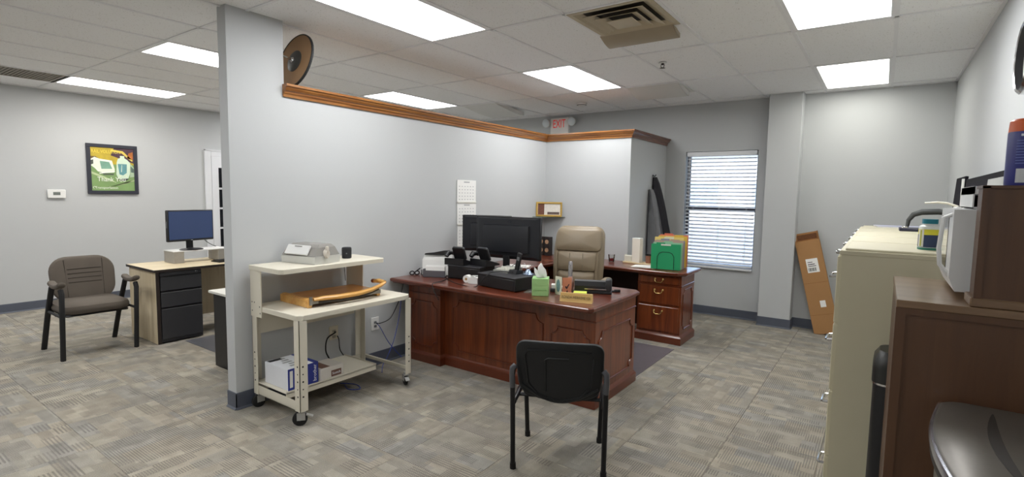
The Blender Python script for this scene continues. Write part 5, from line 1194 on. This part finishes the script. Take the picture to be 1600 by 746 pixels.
# on the cabinets
def bottle(label, c, rz):
    t = thing('medicine_bottle', label, 'bottle', c, rz); M = LM(t)
    G().loft([[tuple(M @ Vector((sx_*(s_ if True else 1), sy_*s_, z))) for sx_, sy_ in RR] for s_, z in ((.92, 0), (1, .006), (1, .092), (.94, .102), (.66, .110), (.66, .116))]).done('jar', mat('bottle_white', 'd9ddd9', rough=.35, var=.03), t)
    G().loft([[tuple(M @ Vector((sx_*.74, sy_*.74, z))) for sx_, sy_ in RR] for z in (.114, .134)]).done('cap', mat('teal_cap', '0f7285', rough=.4, var=.05), t)
    for (a0, a1, z0, z1, c_, nm) in ((0, 20, .012, .09, '28385c', 'label'), (0, 20, .066, .09, 'd9d23a', 'yellow_band'), (5, 9, .014, .088, 'd8d7d3', 'side_panel'), (6, 8, .016, .086, 'a7a83a', 'olive_strip'), (0, 20, .0, .010, '2e7c6a', 'green_base')):
        rr_ = RR+RR; sc_ = 1.004 if nm == 'label' else (1.012 if nm in ('yellow_band', 'green_base') else (1.02 if nm == 'side_panel' else 1.03))
        g = G()
        if a1-a0 >= 20: g.loft([[tuple(M @ Vector((p[0]*sc_, p[1]*sc_, z))) for p in RR] for z in (z0, z1)])
        else: g.loft([[tuple(M @ Vector((p[0]*q, p[1]*q, z))) for p in rr_[a0:a1] for q in (sc_,)] + [tuple(M @ Vector((p[0]*.98, p[1]*.98, z))) for p in reversed(rr_[a0:a1])] for z in (z0, z1)])
        g.done(nm, mat('label_'+c_, c_, rough=.5, var=.1), t)
RR = [(.036*math.copysign(abs(math.cos(a))**.62, math.cos(a)), .036*math.copysign(abs(math.sin(a))**.62, math.sin(a))) for a in [2*PI*k/20+.01 for k in range(20)]]
bottle('white pill bottle with teal cap and blue and yellow label on the nearest cabinet', (3.222, -.225, FZ), math.radians(100))
bottle('white pill bottle with teal cap half hidden behind the microwave door', (3.318, -.19, FZ), math.radians(120))
# heavy duty punch
t = thing('heavy_punch', 'heavy black punch with long grey arched handle on the filing cabinets', 'hole punch', (3.30, 1.45, FZ), 0)
G().box(3.15, 3.44, 1.38, 1.56, FZ, FZ+.022, bev=.004).done('base', mat('navy_base', '2a2a3d', rough=.4, var=.08), t)
G().box(3.165, 3.20, 1.41, 1.47, FZ, FZ+.035, bev=.004).done('punch_head', CHROME, t)
G().tube([(3.195, 1.45, FZ+.03), (3.20, 1.45, FZ+.075), (3.225, 1.45, FZ+.115), (3.27, 1.45, FZ+.135), (3.36, 1.45, FZ+.14), (3.43, 1.45, FZ+.13)], [.011, .014, .018, .021, .021, .018], 10, flat=1.0).done('handle', mat('dark_lever', '3c3e3e', rough=.5, var=.08), t)
G().box(3.40, 3.44, 1.43, 1.47, FZ+.02, FZ+.14, bev=.004).done('hinge_post', BLACK, t)
t = thing('magazine', 'thin magazine lying on the far end of the filing cabinets', 'magazine', (3.12, 1.92, FZ), math.radians(8)); M = LM(t)
G().box(-.11, .22, -.12, .12, 0, .010, M=M).done('pages', PAPER, t, smooth=False)
G().box(-.112, .222, -.122, .122, .010, .012, M=M).done('cover', mat('cover_lilac', 'b9bcd6', rough=.35, var=.1), t, smooth=False)
t = thing('white_lever', 'white plastic hand press with a curved lever arm behind the microwave', 'press', (3.42, 1.0, FZ))
G().box(3.33, 3.445, .93, 1.07, FZ, FZ+.05, bev=.008).done('base', WHITE, t)
G().box(3.395, 3.435, .98, 1.02, FZ+.04, FZ+.18, bev=.006).done('post', WHITE, t)
G().tube([(3.42, 1.0, FZ+.18), (3.37, 1.0, FZ+.20), (3.32, 1.0, FZ+.205), (3.26, 1.0, FZ+.20)], [.012, .012, .011, .007], 8, flat=.6).done('lever', mat('ivory_lever', 'e3dfd0', rough=.4, var=.03), t)
# black framed boards leaning on the wall
BF = mat('black_frame', '17161b', rough=.8, spec=.1, var=.1)
def board(label, y0, y1, z1, inner, cover=None):
    t = thing('framed_board', label, 'framed board', (3.52, (y0+y1)/2, FZ))
    Mx = Matrix.Translation((3.478, 0, FZ)) @ Matrix.Rotation(math.radians(3), 4, 'Y')
    h = z1-FZ
    G().box(-.018, 0, y0, y1, 0, h, bev=.003, M=Mx).done('frame', BF, t, smooth=False)
    G().box(-.0195, -.017, y0+.03, y1-.03, .03, h-.03, M=Mx).done('panel', inner, t, smooth=False)
    if cover: G().box(-.021, -.019, *cover, M=Mx).done('grey_sheet', mat('grey_sheet', 'a9aaa9', rough=.6, var=.04), t, smooth=False)
    return t
board('small black framed board leaning on the wall at the far end of the cabinets', 1.42, 1.92, 1.70, mat('board_dark', '1d1b22', rough=.85, spec=.1, var=.15))
board('wide black framed board with a grey sheet leaning on the wall behind the microwave', -.12, 1.34, 1.675, MATS['board_dark'], (-.08, .42, .24, .325))
tag(G().box(3.462, 3.472, 1.352, 1.405, FZ, FZ+.36).done('foam_strip', WHITE, loc=(3.467, 1.38, FZ), smooth=False), 'white foam strip standing between the two black framed boards', 'strip')

# brown wooden cabinet with narrow upper box
BRN = wood('walnut_brown', '4d3220', '5d3f28', 'Z', rough=.45, coat=.1)
BRT = wood('walnut_top', '654b33', '876c50', 'X', rough=.35, coat=.25)
BY0, BY1, BX0, BX1, BZ = -1.25, -.66, 3.10, 3.57, 1.243
bc = thing('brown_cabinet', 'dark brown wooden cabinet carrying the microwave', 'cabinet', (3.33, -.95, 0))
G().box(BX0+.006, BX1, BY0+.010, BY1-.004, .004, BZ-.02).done('body', BRN, bc, smooth=False)
G().box(BX0, BX1, BY0, BY1, BZ-.022, BZ, bev=.002).done('top', BRT, bc, smooth=False)
G().box(BX0, BX0+.024, BY0+.002, BY0+.014, .004, BZ-.022).box(BX0+.024, BX1, BY0+.004, BY0+.014, BZ-.042, BZ-.022).box(BX0+.024, BX1, BY0+.004, BY0+.014, .004, .06).done('side_frame', BRN, bc, smooth=False)
for (y0, y1) in ((BY0+.02, (BY0+BY1)/2-.002), ((BY0+BY1)/2+.002, BY1-.012)):
    d = G().box(BX0+.002, BX0+.010, y0, y1, .07, BZ-.03, bev=.002).done('door', BRN, bc, smooth=False)
ub = thing('brown_upper_box', 'narrow dark brown wooden box standing on the brown cabinet', 'cabinet', (3.42, -1.185, BZ))
G().box(3.272, 3.565, BY0+.012, -1.13, BZ+.024, 1.572).done('body', BRN, ub, smooth=False)
G().box(3.262, 3.568, BY0+.004, -1.12, BZ+.0005, BZ+.026, bev=.003).done('base_rail', BRT, ub, smooth=False)
G().box(3.268, 3.284, BY0+.006, BY0+.016, BZ+.024, 1.576).box(3.268, 3.568, BY0+.006, -1.125, 1.570, 1.578).done('edge_frame', BRN, ub, smooth=False)
# microwave
mw = thing('microwave', 'white microwave oven on the brown wooden cabinet', 'microwave', (3.38, -.86, BZ))
MWW = mat('appliance_white', 'd9dad9', rough=.35, var=.02)
MY0, MY1, MZ0, MZ1 = -1.09, -.70, BZ+.014, 1.513
G().box(3.275, 3.555, MY0, MY1, MZ0, MZ1, bev=.006).done('body', MWW, mw)
fr = G().prism([(3.278, MZ0+.004), (3.242, MZ0+.004), (3.226, MZ0+.045), (3.226, MZ1-.004), (3.278, MZ1-.004)], 'Y', MY0+.003, MY1-.003).done('front_bezel', MWW, mw, smooth=False)
G().box(3.2245, 3.228, MY0+.12, MY1-.02, MZ0+.06, MZ1-.03).done('door_window', DP, mw, smooth=False)
G().tube([(3.228, MY0+.05, MZ1-.02), (3.206, MY0+.045, MZ1-.03), (3.200, MY0+.045, MZ0+.13), (3.205, MY0+.045, MZ0+.08), (3.23, MY0+.05, MZ0+.045)], .0065, 8).done('door_handle', MWW, mw)
G().box(3.32, 3.345, MY0-.004, MY0+.004, MZ0+.05, MZ1-.03, bev=.003).done('side_rib', MWW, mw)
G().lathe([(.001, 0), (.006, 0), (.006, .003), (.001, .004)], n=10, M=Matrix.Translation((3.325, MY0-.001, MZ0+.018)) @ Matrix.Rotation(PI/2, 4, 'X')).done('screw', STEEL, mw)
g = G()
for xx in (3.29, 3.53):
    for yy in (MY0+.04, MY1-.04): g.cyl((xx, yy, BZ+.0005), (xx, yy, MZ0+.002), .012)
g.done('foot', RUBBER, mw)
# white letter tray on the microwave
t = thing('letter_tray', 'white plastic letter tray with open end on the microwave', 'tray', (3.33, -.95, MZ1))
g = G(); z0 = MZ1+.0005
g.box(3.268, 3.45, -1.06, -.76, z0, z0+.003).box(3.268, 3.272, -1.06, -.76, z0, z0+.065).box(3.446, 3.45, -1.06, -.76, z0, z0+.065)
g.box(3.268, 3.45, -1.06, -.76, z0+.042, z0+.066)
g.done('tray', WHITE, t, smooth=False)
G().box(3.275, 3.442, -.80, -.77, z0+.004, z0+.04).done('contents', mat('dark_red_paper', '4a2a20', rough=.7, var=.3), t, smooth=False)
# canister on the brown box
t = thing('wipes_canister', 'tall blue canister with orange lid on the narrow brown box', 'canister', (3.353, -1.19, 1.578))
cx_, cy_ = 3.353, -1.185
G().lathe([(.037, 0), (.038, .004), (.038, .14), (.037, .144)], (cx_, cy_, 1.578), 28).done('body', mat('canister_blue', '2b2f78', rough=.35, var=.05), t)
G().lathe([(.0375, .144), (.037, .15), (.036, .172), (.030, .178), (.001, .180)], (cx_, cy_, 1.578), 28).done('lid', mat('orange_lid', 'd25a1e', rough=.4, var=.05), t)
CMx = lambda ang: Matrix.Translation((cx_, cy_, 1.578)) @ Matrix.Rotation(ang, 4, 'Z')
g = G()
for k in range(9):
    for q in range(6): g.box(-.003, .003, -.0388, -.0378, .058+k*.0075, .0605+k*.0075, M=CMx(-.55+q*.155))
g.done('label_text', mat('label_text_blue', '6a76b0', rough=.6, var=.1), t, smooth=False)
g = G()
for q in range(8): g.box(-.0035, .0035, -.0390, -.0378, .008, .045, M=CMx(-.45+q*.17))
g.done('barcode_label', mat('label_grey', 'c4c6c8', rough=.6, var=.04), t, smooth=False)
g = G()
for q in range(5): g.box(-.003, .003, -.0392, -.0378, .131, .137, M=CMx(-.35+q*.16))
for q in range(4): g.box(-.0025, .0025, -.0392, -.0378, .122, .126, M=CMx(-.2+q*.16))
g.done('brand_print', MATS['print_white'], t, smooth=False)

# black slim bin between cabinets
t = thing('slim_bin', 'slim black step bin between the filing cabinet and the brown cabinet', 'bin', (3.25, -.555, 0))
def rrect(x0, x1, y0, y1, r, z, n=5):
    o = []
    for (cx, cy, a0) in ((x1-r, y1-r, 0), (x0+r, y1-r, 90), (x0+r, y0+r, 180), (x1-r, y0+r, 270)):
        for k in range(n+1):
            a = math.radians(a0+90*k/n); o.append((cx+r*math.cos(a), cy+r*math.sin(a), z))
    return o
G().loft([rrect(3.06, 3.40, -.64, -.45, .05, z) for z in (.02, .80)]).done('body', BLACK, t)
G().loft([rrect(3.055+i_, 3.40-i_, -.643+i_, -.447-i_, .05, z) for i_, z in ((0, .802), (0, .86), (.004, .90), (.02, .928))]).done('lid', mat('bin_lid', '2b2b29', rough=.35, var=.08), t)
G().loft([rrect(3.056, 3.404, -.644, -.446, .05, z) for z in (.795, .803)]).done('rim', CHROME, t)
G().loft([rrect(3.058, 3.402, -.642, -.448, .05, z) for z in (.0, .025)]).done('base', BLACKM, t)
G().box(3.03, 3.065, -.58, -.51, .012, .024, bev=.003).done('pedal', CHROME, t)

# large steel bin with grey lid in the foreground
t = thing('steel_bin', 'large brushed steel bin with flat grey lid beside the brown cabinet', 'bin', (3.38, -1.58, 0))
def dshape(ins, z, n=16):
    # rounded D bulging toward -X
    o = []
    x1, y0, y1 = 3.57-ins, -1.90+ins, -1.268-ins
    r = .06
    pts = []
    for k in range(7):
        a = math.radians(90+ (k/6)*62); pts.append((3.262+r*math.cos(a)+ins*.0, y1-r+r*math.sin(a)))
    # long shallow arc along the front
    ax, ay = pts[-1]; yb0, yb1 = ay, (y0+y1)-ay
    for k in range(1, n):
        f = k/n; y = yb0+(yb1-yb0)*f; pts.append((ax-.030*math.sin(PI*f)+0, y))
    low = [(p[0], (y0+y1)-p[1]) for p in reversed(pts[:7])]
    pts = pts+low
    pts = [(p[0]+ins, p[1]) for p in pts]
    return [(x1, y1, z)]+[p+(z,) for p in pts]+[(x1, y0, z)]
G().loft([dshape(.016, .01), dshape(.012, .93)]).done('body', STEEL, t, ang=50)
G().loft([dshape(.004, .925), dshape(.0, .93), dshape(.0, .948), dshape(.004, .953)]).done('black_collar', BLACK, t, ang=50)
G().loft([dshape(-.003, .953), dshape(-.004, .962), dshape(-.001, .972), dshape(.004, .974)]).done('rim', mat('polished_rim', 'b9bcc6', rough=.2, metal=.9, var=.03), t, ang=50)
LID = mat('grey_lid', '6f6a63', rough=.38, metal=.35, var=.08, vscale=60)
ld = G().loft([dshape(.004, .965), dshape(.004, .976), dshape(.010, .980)]).done('lid', LID, t, ang=50)
arc = [(3.262+.012*0-.020*math.sin(PI*f)+.055, -1.335-.46*f) for f in [k/12 for k in range(13)]]
g = G(); wv = [.003+.022*math.sin(PI*k/12)**.7 for k in range(13)]
g.loft([[(x_-w_/2, y_, .9795), (x_+w_/2, y_, .9795), (x_+w_/2, y_, .9812), (x_-w_/2, y_, .9812)] for (x_, y_), w_ in zip(arc, wv)]); g.done('finger_groove', mat('groove_dark', '332f2b', rough=.6, var=.08), ld, smooth=False)
G().box(3.185, 3.20, -1.60, -1.58, .80, .83, bev=.002).done('sensor_light', mat('sensor_blue', '2b2f9a', rough=.3, emit='2b2fd0', estr=.4, var=.02), t, smooth=False)
G().loft([dshape(.008, .0), dshape(.008, .02)]).done('base', BLACKM, t, ang=50)
